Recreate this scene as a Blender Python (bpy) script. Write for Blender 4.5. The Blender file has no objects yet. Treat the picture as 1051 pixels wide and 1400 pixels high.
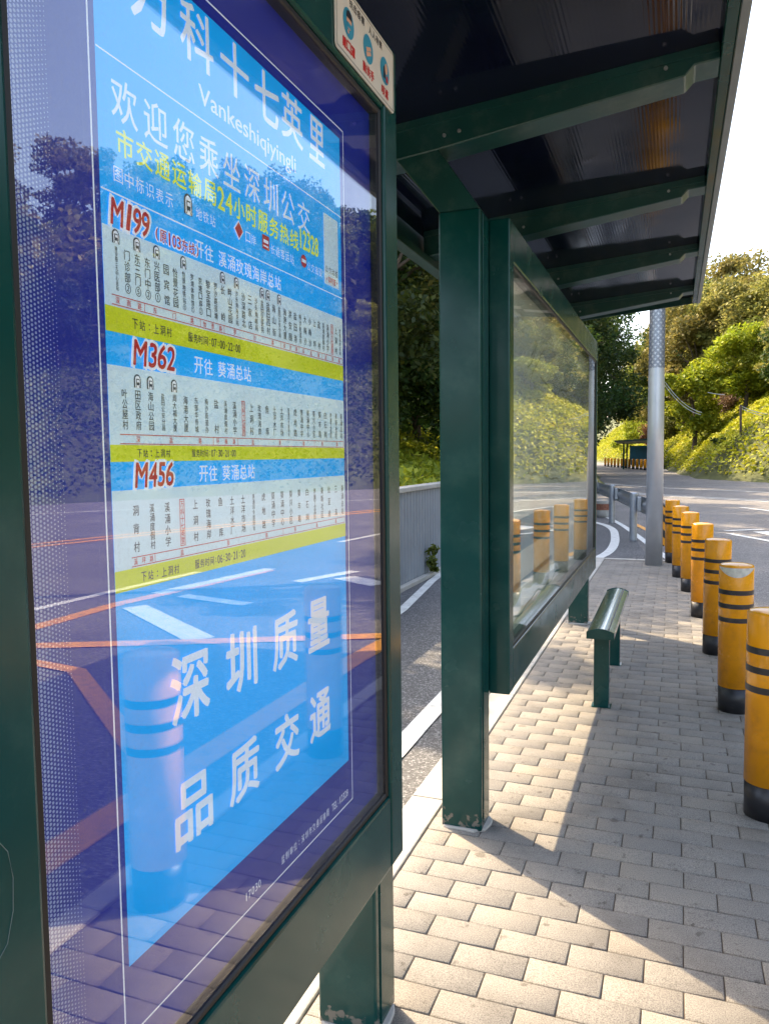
import bpy, bmesh, math, random
import numpy as np
from mathutils import Matrix, Vector

random.seed(7)
rng = np.random.default_rng(7)
sc = bpy.context.scene
COL = sc.collection

# ------------------------------------------------------------------ camera
EYE = (0.0, 0.0, 1.55)
cam_d = bpy.data.cameras.new("camera")
cam = bpy.data.objects.new("camera", cam_d)
COL.objects.link(cam)
cam_d.sensor_fit = 'VERTICAL'
cam_d.sensor_height = 36.0
cam_d.sensor_width = 27.0
cam_d.lens = 36.0 * 1042.0 / 1400.0
cam_d.clip_start = 0.05
cam_d.clip_end = 3000
R = Matrix(((0.935061178, -0.015615522, 0.354142271),
            (0.354310331, 0.072651512, -0.932301425),
            (-0.011170598, 0.997235134, 0.073466349)))
cam.matrix_world = Matrix.Translation(EYE) @ R.to_4x4()
sc.camera = cam

# ------------------------------------------------------------------ light
SUN = Vector((-0.935, 0.62, 1.0)).normalized()
elev = math.asin(SUN.z)
azim = math.atan2(SUN.x, SUN.y)
w = bpy.data.worlds.new("World")
sc.world = w
w.use_nodes = True
nt = w.node_tree
bg = nt.nodes["Background"]
sky = nt.nodes.new("ShaderNodeTexSky")
sky.sky_type = 'NISHITA'
sky.sun_disc = False
sky.sun_elevation = elev
sky.sun_rotation = azim
sky.air_density = 1.0
sky.dust_density = 3.5
sky.ozone_density = 0.8
hsv = nt.nodes.new("ShaderNodeHueSaturation")
hsv.inputs["Saturation"].default_value = 0.78
nt.links.new(sky.outputs[0], hsv.inputs["Color"])
nt.links.new(hsv.outputs[0], bg.inputs[0])
bg.inputs[1].default_value = 0.15
sd_ = bpy.data.lights.new("sun", 'SUN')
sd_.energy = 3.0
sd_.angle = math.radians(0.5)
sd_.color = (1.0, 0.79, 0.52)
sun = bpy.data.objects.new("sun", sd_)
COL.objects.link(sun)
sun.rotation_euler = SUN.to_track_quat('Z', 'Y').to_euler()

vs = sc.view_settings
vs.view_transform = 'Standard'
vs.look = 'None'
vs.gamma = 1.0
vs.exposure = 2.0
sc.cycles.max_bounces = 8
sc.cycles.transparent_max_bounces = 12
sc.cycles.use_denoising = True

# ------------------------------------------------------------------ materials
def N(t, kind, **kw):
    n = t.nodes.new(kind)
    for k, v in kw.items():
        setattr(n, k, v)
    return n

def newmat(name):
    m = bpy.data.materials.new(name)
    m.use_nodes = True
    t = m.node_tree
    return m, t, t.nodes["Principled BSDF"]

def ramp(t, stops):
    r = N(t, "ShaderNodeValToRGB")
    el = r.color_ramp.elements
    while len(el) < len(stops):
        el.new(0.5)
    for e, (p, c) in zip(el, stops):
        e.position = p
        e.color = (c[0], c[1], c[2], 1)
    return r

def mat(name, color, rough=0.6, metal=0.0, var=0.12, scale=8.0, bump=0.0, bscale=60.0,
        coat=0.0, spec=0.5, detail=5.0, dirt=None, dirt_scale=3.0, dirt_amt=0.5, rvar=0.0):
    m, t, b = newmat(name)
    tc = N(t, "ShaderNodeTexCoord")
    no = N(t, "ShaderNodeTexNoise")
    no.inputs["Scale"].default_value = scale
    no.inputs["Detail"].default_value = detail
    t.links.new(tc.outputs["Object"], no.inputs["Vector"])
    lo = [max(0, c * (1 - var)) for c in color]
    hi = [min(1, c * (1 + var)) for c in color]
    r = ramp(t, [(0.3, lo), (0.7, hi)])
    t.links.new(no.outputs["Fac"], r.inputs[0])
    out = r.outputs[0]
    if dirt:
        n2 = N(t, "ShaderNodeTexNoise")
        n2.inputs["Scale"].default_value = dirt_scale
        n2.inputs["Detail"].default_value = 8
        n2.inputs["Roughness"].default_value = 0.7
        t.links.new(tc.outputs["Object"], n2.inputs["Vector"])
        r2 = ramp(t, [(0.5, (0, 0, 0)), (0.72, (dirt_amt,) * 3)])
        t.links.new(n2.outputs["Fac"], r2.inputs[0])
        mx = N(t, "ShaderNodeMixRGB")
        mx.inputs[2].default_value = (*dirt, 1)
        t.links.new(r2.outputs[0], mx.inputs[0])
        t.links.new(out, mx.inputs[1])
        out = mx.outputs[0]
    t.links.new(out, b.inputs["Base Color"])
    b.inputs["Roughness"].default_value = rough
    if rvar:
        n4 = N(t, "ShaderNodeTexNoise")
        n4.inputs["Scale"].default_value = 6
        n4.inputs["Detail"].default_value = 6
        t.links.new(tc.outputs["Object"], n4.inputs["Vector"])
        mr = N(t, "ShaderNodeMapRange")
        mr.inputs[1].default_value = 0.3
        mr.inputs[2].default_value = 0.7
        mr.inputs[3].default_value = max(0.02, rough - rvar)
        mr.inputs[4].default_value = rough + rvar
        t.links.new(n4.outputs["Fac"], mr.inputs[0])
        t.links.new(mr.outputs[0], b.inputs["Roughness"])
    b.inputs["Metallic"].default_value = metal
    b.inputs["Specular IOR Level"].default_value = spec
    b.inputs["Coat Weight"].default_value = coat
    b.inputs["Coat Roughness"].default_value = 0.08
    if bump:
        n3 = N(t, "ShaderNodeTexNoise")
        n3.inputs["Scale"].default_value = bscale
        n3.inputs["Detail"].default_value = 6
        t.links.new(tc.outputs["Object"], n3.inputs["Vector"])
        bp = N(t, "ShaderNodeBump")
        bp.inputs["Strength"].default_value = bump
        bp.inputs["Distance"].default_value = 0.01
        t.links.new(n3.outputs["Fac"], bp.inputs["Height"])
        t.links.new(bp.outputs[0], b.inputs["Normal"])
    return m

def ribbed(m, k):
    t = m.node_tree
    tc = N(t, "ShaderNodeTexCoord")
    sp = N(t, "ShaderNodeSeparateXYZ")
    t.links.new(tc.outputs["Object"], sp.inputs[0])
    mu = N(t, "ShaderNodeMath", operation='MULTIPLY')
    t.links.new(sp.outputs[0], mu.inputs[0])
    mu.inputs[1].default_value = k
    si = N(t, "ShaderNodeMath", operation='SINE')
    t.links.new(mu.outputs[0], si.inputs[0])
    bp = N(t, "ShaderNodeBump")
    bp.inputs["Strength"].default_value = 0.10
    bp.inputs["Distance"].default_value = 0.0004
    t.links.new(si.outputs[0], bp.inputs["Height"])
    t.links.new(bp.outputs[0], t.nodes["Principled BSDF"].inputs["Normal"])

def chipped(m, ztop):
    """bare, scuffed metal and dirt showing just above the ground"""
    t = m.node_tree
    b = t.nodes["Principled BSDF"]
    src = b.inputs["Base Color"].links[0].from_socket
    tc = N(t, "ShaderNodeTexCoord")
    sp = N(t, "ShaderNodeSeparateXYZ")
    t.links.new(tc.outputs["Object"], sp.inputs[0])
    no = N(t, "ShaderNodeTexNoise")
    no.inputs["Scale"].default_value = 38
    no.inputs["Detail"].default_value = 5
    t.links.new(tc.outputs["Object"], no.inputs["Vector"])
    ad = N(t, "ShaderNodeMath", operation='MULTIPLY_ADD')
    t.links.new(sp.outputs[2], ad.inputs[0])
    ad.inputs[1].default_value = 1.0 / ztop * 0.22
    t.links.new(no.outputs["Fac"], ad.inputs[2])
    r = ramp(t, [(0.50, (0.85,) * 3), (0.56, (0, 0, 0))])
    t.links.new(ad.outputs[0], r.inputs[0])
    mx = N(t, "ShaderNodeMixRGB")
    t.links.new(r.outputs[0], mx.inputs[0])
    t.links.new(src, mx.inputs[1])
    mx.inputs[2].default_value = (0.20, 0.18, 0.15, 1)
    t.links.new(mx.outputs[0], b.inputs["Base Color"])

def leaf_mat(name, cols, trans=0.35, obj_var=0.25, gloss=0.03):
    m, t, b = newmat(name)
    geo = N(t, "ShaderNodeNewGeometry")
    st = [(i / max(1, len(cols) - 1), c) for i, c in enumerate(cols)]
    r = ramp(t, st)
    tc = N(t, "ShaderNodeTexCoord")
    no = N(t, "ShaderNodeTexNoise")
    no.inputs["Scale"].default_value = 0.55
    no.inputs["Detail"].default_value = 3
    t.links.new(tc.outputs["Object"], no.inputs["Vector"])
    mr = N(t, "ShaderNodeMapRange")
    mr.inputs[1].default_value = 0.32
    mr.inputs[2].default_value = 0.68
    t.links.new(no.outputs["Fac"], mr.inputs[0])
    mm = N(t, "ShaderNodeMath", operation='MULTIPLY_ADD')
    t.links.new(geo.outputs["Random Per Island"], mm.inputs[0])
    mm.inputs[1].default_value = 0.55
    m2 = N(t, "ShaderNodeMath", operation='MULTIPLY')
    t.links.new(mr.outputs[0], m2.inputs[0])
    m2.inputs[1].default_value = 0.45
    t.links.new(m2.outputs[0], mm.inputs[2])
    t.links.new(mm.outputs[0], r.inputs[0])
    oi = N(t, "ShaderNodeObjectInfo")
    hs = N(t, "ShaderNodeHueSaturation")
    ma = N(t, "ShaderNodeMapRange")
    ma.inputs[3].default_value = 1 - obj_var
    ma.inputs[4].default_value = 1 + obj_var
    t.links.new(oi.outputs["Random"], ma.inputs[0])
    t.links.new(ma.outputs[0], hs.inputs["Value"])
    mb = N(t, "ShaderNodeMapRange")
    mb.inputs[3].default_value = 0.485
    mb.inputs[4].default_value = 0.515
    t.links.new(oi.outputs["Random"], mb.inputs[0])
    t.links.new(mb.outputs[0], hs.inputs["Hue"])
    t.links.new(r.outputs[0], hs.inputs["Color"])
    df = N(t, "ShaderNodeBsdfDiffuse")
    tr = N(t, "ShaderNodeBsdfTranslucent")
    gl = N(t, "ShaderNodeBsdfGlossy")
    gl.inputs["Roughness"].default_value = 0.6
    t.links.new(hs.outputs[0], df.inputs[0])
    t.links.new(hs.outputs[0], tr.inputs[0])
    x1 = N(t, "ShaderNodeMixShader")
    x1.inputs[0].default_value = trans
    t.links.new(df.outputs[0], x1.inputs[1])
    t.links.new(tr.outputs[0], x1.inputs[2])
    x2 = N(t, "ShaderNodeMixShader")
    x2.inputs[0].default_value = gloss
    t.links.new(x1.outputs[0], x2.inputs[1])
    t.links.new(gl.outputs[0], x2.inputs[2])
    t.links.new(x2.outputs[0], t.nodes["Material Output"].inputs[0])
    return m

def glass_mat(name, f0=0.055, tint=(0.97, 0.985, 0.98), rough=0.0, wobble=0.0, dust=0.30):
    m, t, b = newmat(name)
    geo = N(t, "ShaderNodeNewGeometry")
    dt = N(t, "ShaderNodeVectorMath", operation='DOT_PRODUCT')
    t.links.new(geo.outputs["Incoming"], dt.inputs[0])
    t.links.new(geo.outputs["Normal"], dt.inputs[1])
    ab = N(t, "ShaderNodeMath", operation='ABSOLUTE')
    t.links.new(dt.outputs["Value"], ab.inputs[0])
    om = N(t, "ShaderNodeMath", operation='SUBTRACT')
    om.inputs[0].default_value = 1.0
    t.links.new(ab.outputs[0], om.inputs[1])
    pw = N(t, "ShaderNodeMath", operation='POWER')
    t.links.new(om.outputs[0], pw.inputs[0])
    pw.inputs[1].default_value = 5.0
    ml = N(t, "ShaderNodeMath", operation='MULTIPLY_ADD')
    t.links.new(pw.outputs[0], ml.inputs[0])
    ml.inputs[1].default_value = 1 - f0
    ml.inputs[2].default_value = f0
    tp = N(t, "ShaderNodeBsdfTransparent")
    tp.inputs[0].default_value = (*tint, 1)
    gl = N(t, "ShaderNodeBsdfGlossy")
    gl.inputs["Roughness"].default_value = rough
    if wobble:
        tc = N(t, "ShaderNodeTexCoord")
        no = N(t, "ShaderNodeTexNoise")
        no.inputs["Scale"].default_value = 2.2
        no.inputs["Detail"].default_value = 1.0
        t.links.new(tc.outputs["Object"], no.inputs["Vector"])
        bp = N(t, "ShaderNodeBump")
        bp.inputs["Strength"].default_value = wobble
        bp.inputs["Distance"].default_value = 0.01
        t.links.new(no.outputs["Fac"], bp.inputs["Height"])
        t.links.new(bp.outputs[0], gl.inputs["Normal"])
    tc2 = N(t, "ShaderNodeTexCoord")
    na = N(t, "ShaderNodeTexNoise")
    na.inputs["Scale"].default_value = 170
    na.inputs["Detail"].default_value = 2
    nb = N(t, "ShaderNodeTexNoise")
    nb.inputs["Scale"].default_value = 2.6
    nb.inputs["Detail"].default_value = 7
    t.links.new(tc2.outputs["Object"], na.inputs["Vector"])
    t.links.new(tc2.outputs["Object"], nb.inputs["Vector"])
    ra = ramp(t, [(0.55, (0.10,) * 3), (0.72, (1,) * 3)])
    rb_ = ramp(t, [(0.42, (0.02,) * 3), (0.70, (dust,) * 3)])
    t.links.new(na.outputs["Fac"], ra.inputs[0])
    t.links.new(nb.outputs["Fac"], rb_.inputs[0])
    md = N(t, "ShaderNodeMath", operation='MULTIPLY')
    t.links.new(ra.outputs[0], md.inputs[0])
    t.links.new(rb_.outputs[0], md.inputs[1])
    du = N(t, "ShaderNodeBsdfDiffuse")
    du.inputs[0].default_value = (0.62, 0.60, 0.55, 1)
    m0 = N(t, "ShaderNodeMixShader")
    t.links.new(md.outputs[0], m0.inputs[0])
    t.links.new(tp.outputs[0], m0.inputs[1])
    t.links.new(du.outputs[0], m0.inputs[2])
    mx = N(t, "ShaderNodeMixShader")
    t.links.new(ml.outputs[0], mx.inputs[0])
    t.links.new(m0.outputs[0], mx.inputs[1])
    t.links.new(gl.outputs[0], mx.inputs[2])
    t.links.new(mx.outputs[0], t.nodes["Material Output"].inputs[0])
    return m

GREEN = mat("green_paint", (0.002, 0.052, 0.047), 0.22, var=0.12, scale=5, bump=0.03, bscale=9, coat=0.05, spec=0.34,
            dirt=(0.05, 0.11, 0.09), dirt_scale=5, dirt_amt=0.35, rvar=0.07)
GREEN_D = mat("green_paint_beam", (0.006, 0.052, 0.048), 0.35, var=0.15, scale=4, dirt=(0.12, 0.16, 0.14),
              dirt_scale=9, dirt_amt=0.35)
SOFFIT = mat("tinted_soffit", (0.004, 0.006, 0.018), 0.09, var=0.25, scale=2.0, spec=0.24, rvar=0.06)
ribbed(SOFFIT, 420.0)
GREEN_POST = GREEN.copy()
chipped(GREEN_POST, 0.09)
GREY_TRIM = mat("grey_trim", (0.16, 0.19, 0.19), 0.35, metal=0.4)
BLACK = mat("black_rubber", (0.012, 0.011, 0.011), 0.5)
STEEL = mat("galvanised_steel", (0.42, 0.44, 0.47), 0.38, metal=0.75, var=0.1, scale=14, rvar=0.08)
POLE = mat("pole_paint", (0.55, 0.57, 0.60), 0.34, metal=0.55, var=0.06, scale=5)
POLE_INK = mat("pole_pattern", (0.07, 0.09, 0.15), 0.5)
YEL = mat("bollard_yellow", (0.86, 0.345, 0.003), 0.24, var=0.09, scale=6, coat=0.15, dirt=(0.45, 0.17, 0.02),
          dirt_scale=11, dirt_amt=0.5, bump=0.02, bscale=20, rvar=0.06)
BLK = mat("bollard_black", (0.022, 0.022, 0.026), 0.35, var=0.25, scale=9, dirt=(0.12, 0.11, 0.10), dirt_scale=10,
          dirt_amt=0.5)
WORN = mat("worn_patch", (0.62, 0.60, 0.52), 0.7, var=0.2, scale=30)
CONC = mat("concrete", (0.50, 0.47, 0.42), 0.85, var=0.18, scale=5, bump=0.25, bscale=90, dirt=(0.20, 0.18, 0.15),
           dirt_scale=2.5, dirt_amt=0.6)
MARK_W = mat("white_marking", (0.72, 0.72, 0.69), 0.7, var=0.1, scale=9, dirt=(0.28, 0.27, 0.25), dirt_scale=14,
             dirt_amt=0.6)
MARK_Y = mat("yellow_marking", (0.80, 0.36, 0.05), 0.7, var=0.1, scale=9, dirt=(0.25, 0.2, 0.12), dirt_scale=12,
             dirt_amt=0.6)
FENCE = mat("corrugated_grey", (0.30, 0.32, 0.35), 0.5, var=0.08, scale=3)
BARK = mat("bark", (0.10, 0.075, 0.055), 0.9, var=0.35, scale=12, bump=0.4, bscale=30)
EARTH = mat("earth", (0.075, 0.085, 0.025), 0.95, var=0.4, scale=0.8, bump=0.3, bscale=5)
L_DARK = leaf_mat("leaves_dark", [(0.010, 0.026, 0.008), (0.025, 0.060, 0.012), (0.055, 0.095, 0.016), (0.12, 0.14, 0.02)])
L_DRK2 = leaf_mat("leaves_dark_yellowing", [(0.014, 0.032, 0.008), (0.04, 0.075, 0.012), (0.09, 0.12, 0.016), (0.22, 0.20, 0.02)])
L_MID = leaf_mat("leaves_mid", [(0.045, 0.075, 0.016), (0.11, 0.145, 0.022), (0.20, 0.215, 0.034), (0.30, 0.27, 0.05)])
L_OLIVE = leaf_mat("leaves_olive", [(0.08, 0.095, 0.026), (0.20, 0.195, 0.045), (0.32, 0.28, 0.07), (0.37, 0.30, 0.10)])
L_YEL = leaf_mat("leaves_yellow_green", [(0.09, 0.14, 0.012), (0.22, 0.26, 0.015), (0.34, 0.35, 0.02), (0.44, 0.40, 0.04)])
L_GROUND = leaf_mat("leaves_ground_cover", [(0.20, 0.24, 0.012), (0.36, 0.39, 0.016), (0.48, 0.47, 0.03), (0.58, 0.50, 0.08)], trans=0.3, obj_var=0.0)
L_DRY = leaf_mat("leaves_dry", [(0.10, 0.07, 0.03), (0.20, 0.13, 0.07), (0.28, 0.19, 0.10), (0.22, 0.22, 0.05)])
L_RED = leaf_mat("leaves_reddish", [(0.14, 0.07, 0.03), (0.28, 0.12, 0.07), (0.34, 0.20, 0.10)])

def asphalt(name, base, speck):
    m, t, b = newmat(name)
    tc = N(t, "ShaderNodeTexCoord")
    v = N(t, "ShaderNodeTexVoronoi")
    v.inputs["Scale"].default_value = 95
    t.links.new(tc.outputs["Object"], v.inputs["Vector"])
    n1 = N(t, "ShaderNodeTexNoise")
    n1.inputs["Scale"].default_value = 0.7
    n1.inputs["Detail"].default_value = 7
    t.links.new(tc.outputs["Object"], n1.inputs["Vector"])
    r1 = ramp(t, [(0.3, [c * 0.82 for c in base]), (0.7, [c * 1.18 for c in base])])
    t.links.new(n1.outputs["Fac"], r1.inputs[0])
    sx = N(t, "ShaderNodeSeparateColor")
    t.links.new(v.outputs["Color"], sx.inputs[0])
    r2 = ramp(t, [(0.0, (0.45,) * 3), (0.75, (0.95,) * 3), (1.0, (speck,) * 3)])
    t.links.new(sx.outputs[0], r2.inputs[0])
    mx = N(t, "ShaderNodeMixRGB", blend_type='MULTIPLY')
    mx.inputs[0].default_value = 1
    t.links.new(r1.outputs[0], mx.inputs[1])
    t.links.new(r2.outputs[0], mx.inputs[2])
    t.links.new(mx.outputs[0], b.inputs["Base Color"])
    b.inputs["Roughness"].default_value = 0.85
    bp = N(t, "ShaderNodeBump")
    bp.inputs["Strength"].default_value = 0.5
    bp.inputs["Distance"].default_value = 0.004
    t.links.new(v.outputs["Distance"], bp.inputs["Height"])
    t.links.new(bp.outputs[0], b.inputs["Normal"])
    return m
ROAD = asphalt("road_asphalt", (0.19, 0.178, 0.17), 2.0)
LANE = asphalt("lane_asphalt", (0.125, 0.125, 0.13), 2.2)

def paver_mat():
    m, t, b = newmat("paver_concrete")
    geo = N(t, "ShaderNodeNewGeometry")
    tc = N(t, "ShaderNodeTexCoord")
    r = ramp(t, [(0.0, (0.212, 0.196, 0.174)), (0.5, (0.230, 0.212, 0.187)), (0.85, (0.246, 0.226, 0.197)), (1.0, (0.260, 0.230, 0.191))])
    t.links.new(geo.outputs["Random Per Island"], r.inputs[0])
    n1 = N(t, "ShaderNodeTexNoise")
    n1.inputs["Scale"].default_value = 260
    n1.inputs["Detail"].default_value = 4
    t.links.new(tc.outputs["Object"], n1.inputs["Vector"])
    r1 = ramp(t, [(0.32, (0.52,) * 3), (0.5, (1.0,) * 3), (0.68, (1.34,) * 3)])
    t.links.new(n1.outputs["Fac"], r1.inputs[0])
    n2 = N(t, "ShaderNodeTexNoise")
    n2.inputs["Scale"].default_value = 2.3
    n2.inputs["Detail"].default_value = 9
    n2.inputs["Roughness"].default_value = 0.68
    t.links.new(tc.outputs["Object"], n2.inputs["Vector"])
    r2 = ramp(t, [(0.30, (0.66, 0.65, 0.64)), (0.5, (0.97, 0.97, 0.97)), (0.75, (1.12, 1.09, 1.03))])
    t.links.new(n2.outputs["Fac"], r2.inputs[0])
    a = N(t, "ShaderNodeMixRGB", blend_type='MULTIPLY')
    a.inputs[0].default_value = 1
    t.links.new(r.outputs[0], a.inputs[1])
    t.links.new(r1.outputs[0], a.inputs[2])
    n5 = N(t, "ShaderNodeTexNoise")
    n5.inputs["Scale"].default_value = 17
    n5.inputs["Detail"].default_value = 3
    t.links.new(tc.outputs["Object"], n5.inputs["Vector"])
    r5 = ramp(t, [(0.30, (0.45, 0.42, 0.40)), (0.345, (1, 1, 1))])
    t.links.new(n5.outputs["Fac"], r5.inputs[0])
    a2 = N(t, "ShaderNodeMixRGB", blend_type='MULTIPLY')
    a2.inputs[0].default_value = 0.8
    t.links.new(a.outputs[0], a2.inputs[1])
    t.links.new(r5.outputs[0], a2.inputs[2])
    a = a2
    c = N(t, "ShaderNodeMixRGB", blend_type='MULTIPLY')
    c.inputs[0].default_value = 1
    t.links.new(a.outputs[0], c.inputs[1])
    t.links.new(r2.outputs[0], c.inputs[2])
    t.links.new(c.outputs[0], b.inputs["Base Color"])
    b.inputs["Roughness"].default_value = 0.8
    bp = N(t, "ShaderNodeBump")
    bp.inputs["Strength"].default_value = 0.35
    bp.inputs["Distance"].default_value = 0.003
    t.links.new(n1.outputs["Fac"], bp.inputs["Height"])
    t.links.new(bp.outputs[0], b.inputs["Normal"])
    return m
PAVER = paver_mat()
JOINT = mat("paver_joint", (0.10, 0.075, 0.052), 0.95, var=0.3, scale=20)

# ------------------------------------------------------------------ mesh helpers
def box(bm, x0, x1, y0, y1, z0, z1, bev=0.0, seg=2):
    v = [bm.verts.new(p) for p in ((x0, y0, z0), (x1, y0, z0), (x1, y1, z0), (x0, y1, z0),
                                   (x0, y0, z1), (x1, y0, z1), (x1, y1, z1), (x0, y1, z1))]
    fs = [bm.faces.new([v[i] for i in f]) for f in ((3, 2, 1, 0), (4, 5, 6, 7), (0, 1, 5, 4), (1, 2, 6, 5), (2, 3, 7, 6), (3, 0, 4, 7))]
    if bev:
        es = {e for f in fs for e in f.edges}
        bmesh.ops.bevel(bm, geom=list(es), offset=bev, segments=seg, affect='EDGES', profile=0.5)

def prism(bm, pts, axis, a0, a1, bev=0.0):
    """closed outline pts (2-D) extruded along axis 'x','y','z' from a0 to a1"""
    def P3(p, a):
        return {'x': (a, p[0], p[1]), 'y': (p[0], a, p[1]), 'z': (p[0], p[1], a)}[axis]
    A = [bm.verts.new(P3(p, a0)) for p in pts]
    B = [bm.verts.new(P3(p, a1)) for p in pts]
    fs = [bm.faces.new(A), bm.faces.new(B[::-1])]
    n = len(pts)
    for i in range(n):
        fs.append(bm.faces.new((A[i], B[i], B[(i + 1) % n], A[(i + 1) % n])))
    bmesh.ops.recalc_face_normals(bm, faces=fs)
    if bev:
        bmesh.ops.bevel(bm, geom=list({e for f in fs for e in f.edges}), offset=bev, segments=1, affect='EDGES')

def lathe(bm, prof, n=32, cx=0, cy=0, cap=True):
    rings = []
    for r, z in prof:
        rings.append([bm.verts.new((cx + r * math.cos(2 * math.pi * i / n), cy + r * math.sin(2 * math.pi * i / n), z)) for i in range(n)])
    for a, b in zip(rings, rings[1:]):
        for i in range(n):
            bm.faces.new((a[i], a[(i + 1) % n], b[(i + 1) % n], b[i]))
    if cap:
        bm.faces.new(rings[-1])
        bm.faces.new(rings[0][::-1])

def tube(bm, pts, rad, n=8):
    """swept tube through 3-D points with radius list"""
    if not hasattr(rad, '__len__'):
        rad = [rad] * len(pts)
    pts = [Vector(p) for p in pts]
    rings = []
    for i, p in enumerate(pts):
        d = (pts[min(i + 1, len(pts) - 1)] - pts[max(i - 1, 0)]).normalized()
        u = d.orthogonal().normalized() if abs(d.z) < 0.95 else Vector((1, 0, 0))
        u = (u - d * u.dot(d)).normalized()
        v = d.cross(u)
        rings.append([bm.verts.new(p + rad[i] * (math.cos(2 * math.pi * k / n) * u + math.sin(2 * math.pi * k / n) * v)) for k in range(n)])
    for a, b in zip(rings, rings[1:]):
        for k in range(n):
            bm.faces.new((a[k], a[(k + 1) % n], b[(k + 1) % n], b[k]))
    bm.faces.new(rings[-1])
    bm.faces.new(rings[0][::-1])

def finish(ob, smooth=False):
    if smooth:
        for p in ob.data.polygons:
            p.use_smooth = True
    return ob

def obj(name, bm, m, parent=None, smooth=False, loc=None):
    me = bpy.data.meshes.new(name)
    bmesh.ops.recalc_face_normals(bm, faces=bm.faces[:])
    bm.to_mesh(me)
    bm.free()
    me.materials.append(m)
    o = bpy.data.objects.new(name, me)
    COL.objects.link(o)
    if parent is not None:
        o.parent = parent
    if loc is not None:
        o.location = loc
    return finish(o, smooth)

def raw(name, V, F4, m, parent=None):
    """mesh from numpy verts and an (n,k) face array"""
    V = np.asarray(V, dtype=np.float32).reshape(-1, 3)
    F = np.asarray(F4, dtype=np.int32)
    n, k = F.shape
    me = bpy.data.meshes.new(name)
    me.vertices.add(len(V))
    me.vertices.foreach_set("co", V.ravel())
    me.loops.add(n * k)
    me.loops.foreach_set("vertex_index", F.ravel())
    me.polygons.add(n)
    me.polygons.foreach_set("loop_start", np.arange(n, dtype=np.int32) * k)
    me.update(calc_edges=True)
    me.materials.append(m)
    o = bpy.data.objects.new(name, me)
    COL.objects.link(o)
    if parent is not None:
        o.parent = parent
    return o

def polys(name, plist, m, parent=None):
    """flat polygons, each a list of 3-D points"""
    me = bpy.data.meshes.new(name)
    V, F = [], []
    for p in plist:
        b = len(V)
        V += p
        F.append(list(range(b, b + len(p))))
    me.from_pydata(V, [], F)
    me.materials.append(m)
    o = bpy.data.objects.new(name, me)
    COL.objects.link(o)
    if parent is not None:
        o.parent = parent
    return o

def tag(o, label=None, cat=None, group=None, kind=None):
    if label:
        o["label"] = label
    if cat:
        o["category"] = cat
    if group:
        o["group"] = group
    if kind:
        o["kind"] = kind
    return o

def thing(name, label, cat, loc=(0, 0, 0), group=None):
    o = bpy.data.objects.new(name, None)
    o.empty_display_size = 0.2
    COL.objects.link(o)
    o.location = loc
    return tag(o, label, cat, group)

def dup(root, loc, rotz=0.0, scale=1.0, label=None):
    r = root.copy()
    COL.objects.link(r)
    r.location = loc
    r.rotation_euler = (0, 0, rotz)
    r.scale = (scale,) * 3 if not hasattr(scale, '__len__') else scale
    if label:
        r["label"] = label
    for ch in list(root.children):
        c = ch.copy()
        COL.objects.link(c)
        c.parent = r
        for g in list(ch.children):
            d = g.copy()
            COL.objects.link(d)
            d.parent = c
    return r

# ------------------------------------------------------------------ terrain fields
HB = np.array([(30, -80), (27, -30), (25, 0), (23, 14), (20.6, 22), (16.8, 30), (12.75, 36.4), (4.8, 45.6), (1.6, 52.3),
               (0.5, 64), (-0.6, 80), (-3.6, 100), (-9, 130), (-20, 180), (-40, 260)], float)
LB = np.array([(-3.3, -80), (-3.3, 26), (-3.9, 35), (-6.2, 56), (-10.5, 92), (-15.5, 126), (-27, 180), (-50, 260)], float)

def sdist(px, py, poly):
    """signed distance to an open polyline, positive on the right-hand side"""
    best = np.full(px.shape, 1e9)
    sg = np.ones(px.shape)
    for a, b in zip(poly, poly[1:]):
        d = b - a
        L = (d ** 2).sum()
        t = np.clip(((px - a[0]) * d[0] + (py - a[1]) * d[1]) / L, 0, 1)
        qx, qy = a[0] + t * d[0], a[1] + t * d[1]
        dd = np.hypot(px - qx, py - qy)
        s = np.sign((px - a[0]) * d[1] - (py - a[1]) * d[0])
        k = dd < best - 1e-6
        best = np.where(k, dd, best)
        sg = np.where(k, s, sg)
    return best * sg

def hill_h(x, y):
    x, y = np.asarray(x, float), np.asarray(y, float)
    d = sdist(x, y, HB)
    bumpy = 0.35 * np.sin(x * 0.31 + 1.2) * np.sin(y * 0.27) + 0.2 * np.sin(x * 0.9 + y * 0.7)
    dp = np.maximum(d, 0)
    h1 = 2.4 * (1 - np.exp(-dp / 4.5)) + 0.44 * dp - 0.0014 * dp ** 2
    h2 = 2.9 * (1 - np.exp(-dp / 3.0)) + 0.52 * np.minimum(dp, 18) + 0.3 * np.maximum(dp - 18, 0)
    kk = np.clip((y - 34) / 12, 0, 1)
    h = h1 * (1 - kk) + h2 * kk
    h = h + bumpy * np.clip(d / 6, 0, 1)
    return np.where(d > 0, h - 0.14, -0.14 + np.maximum(d, -1.0) * 0.35)

def left_h(x, y):
    x, y = np.asarray(x, float), np.asarray(y, float)
    d = -sdist(x, y, LB)
    bumpy = 0.15 * np.sin(x * 0.8) * np.sin(y * 0.5)
    return np.where(d > 0, 1.02 + 0.08 * d + 0.24 * np.maximum(d - 4, 0) + bumpy, -0.3)

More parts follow.
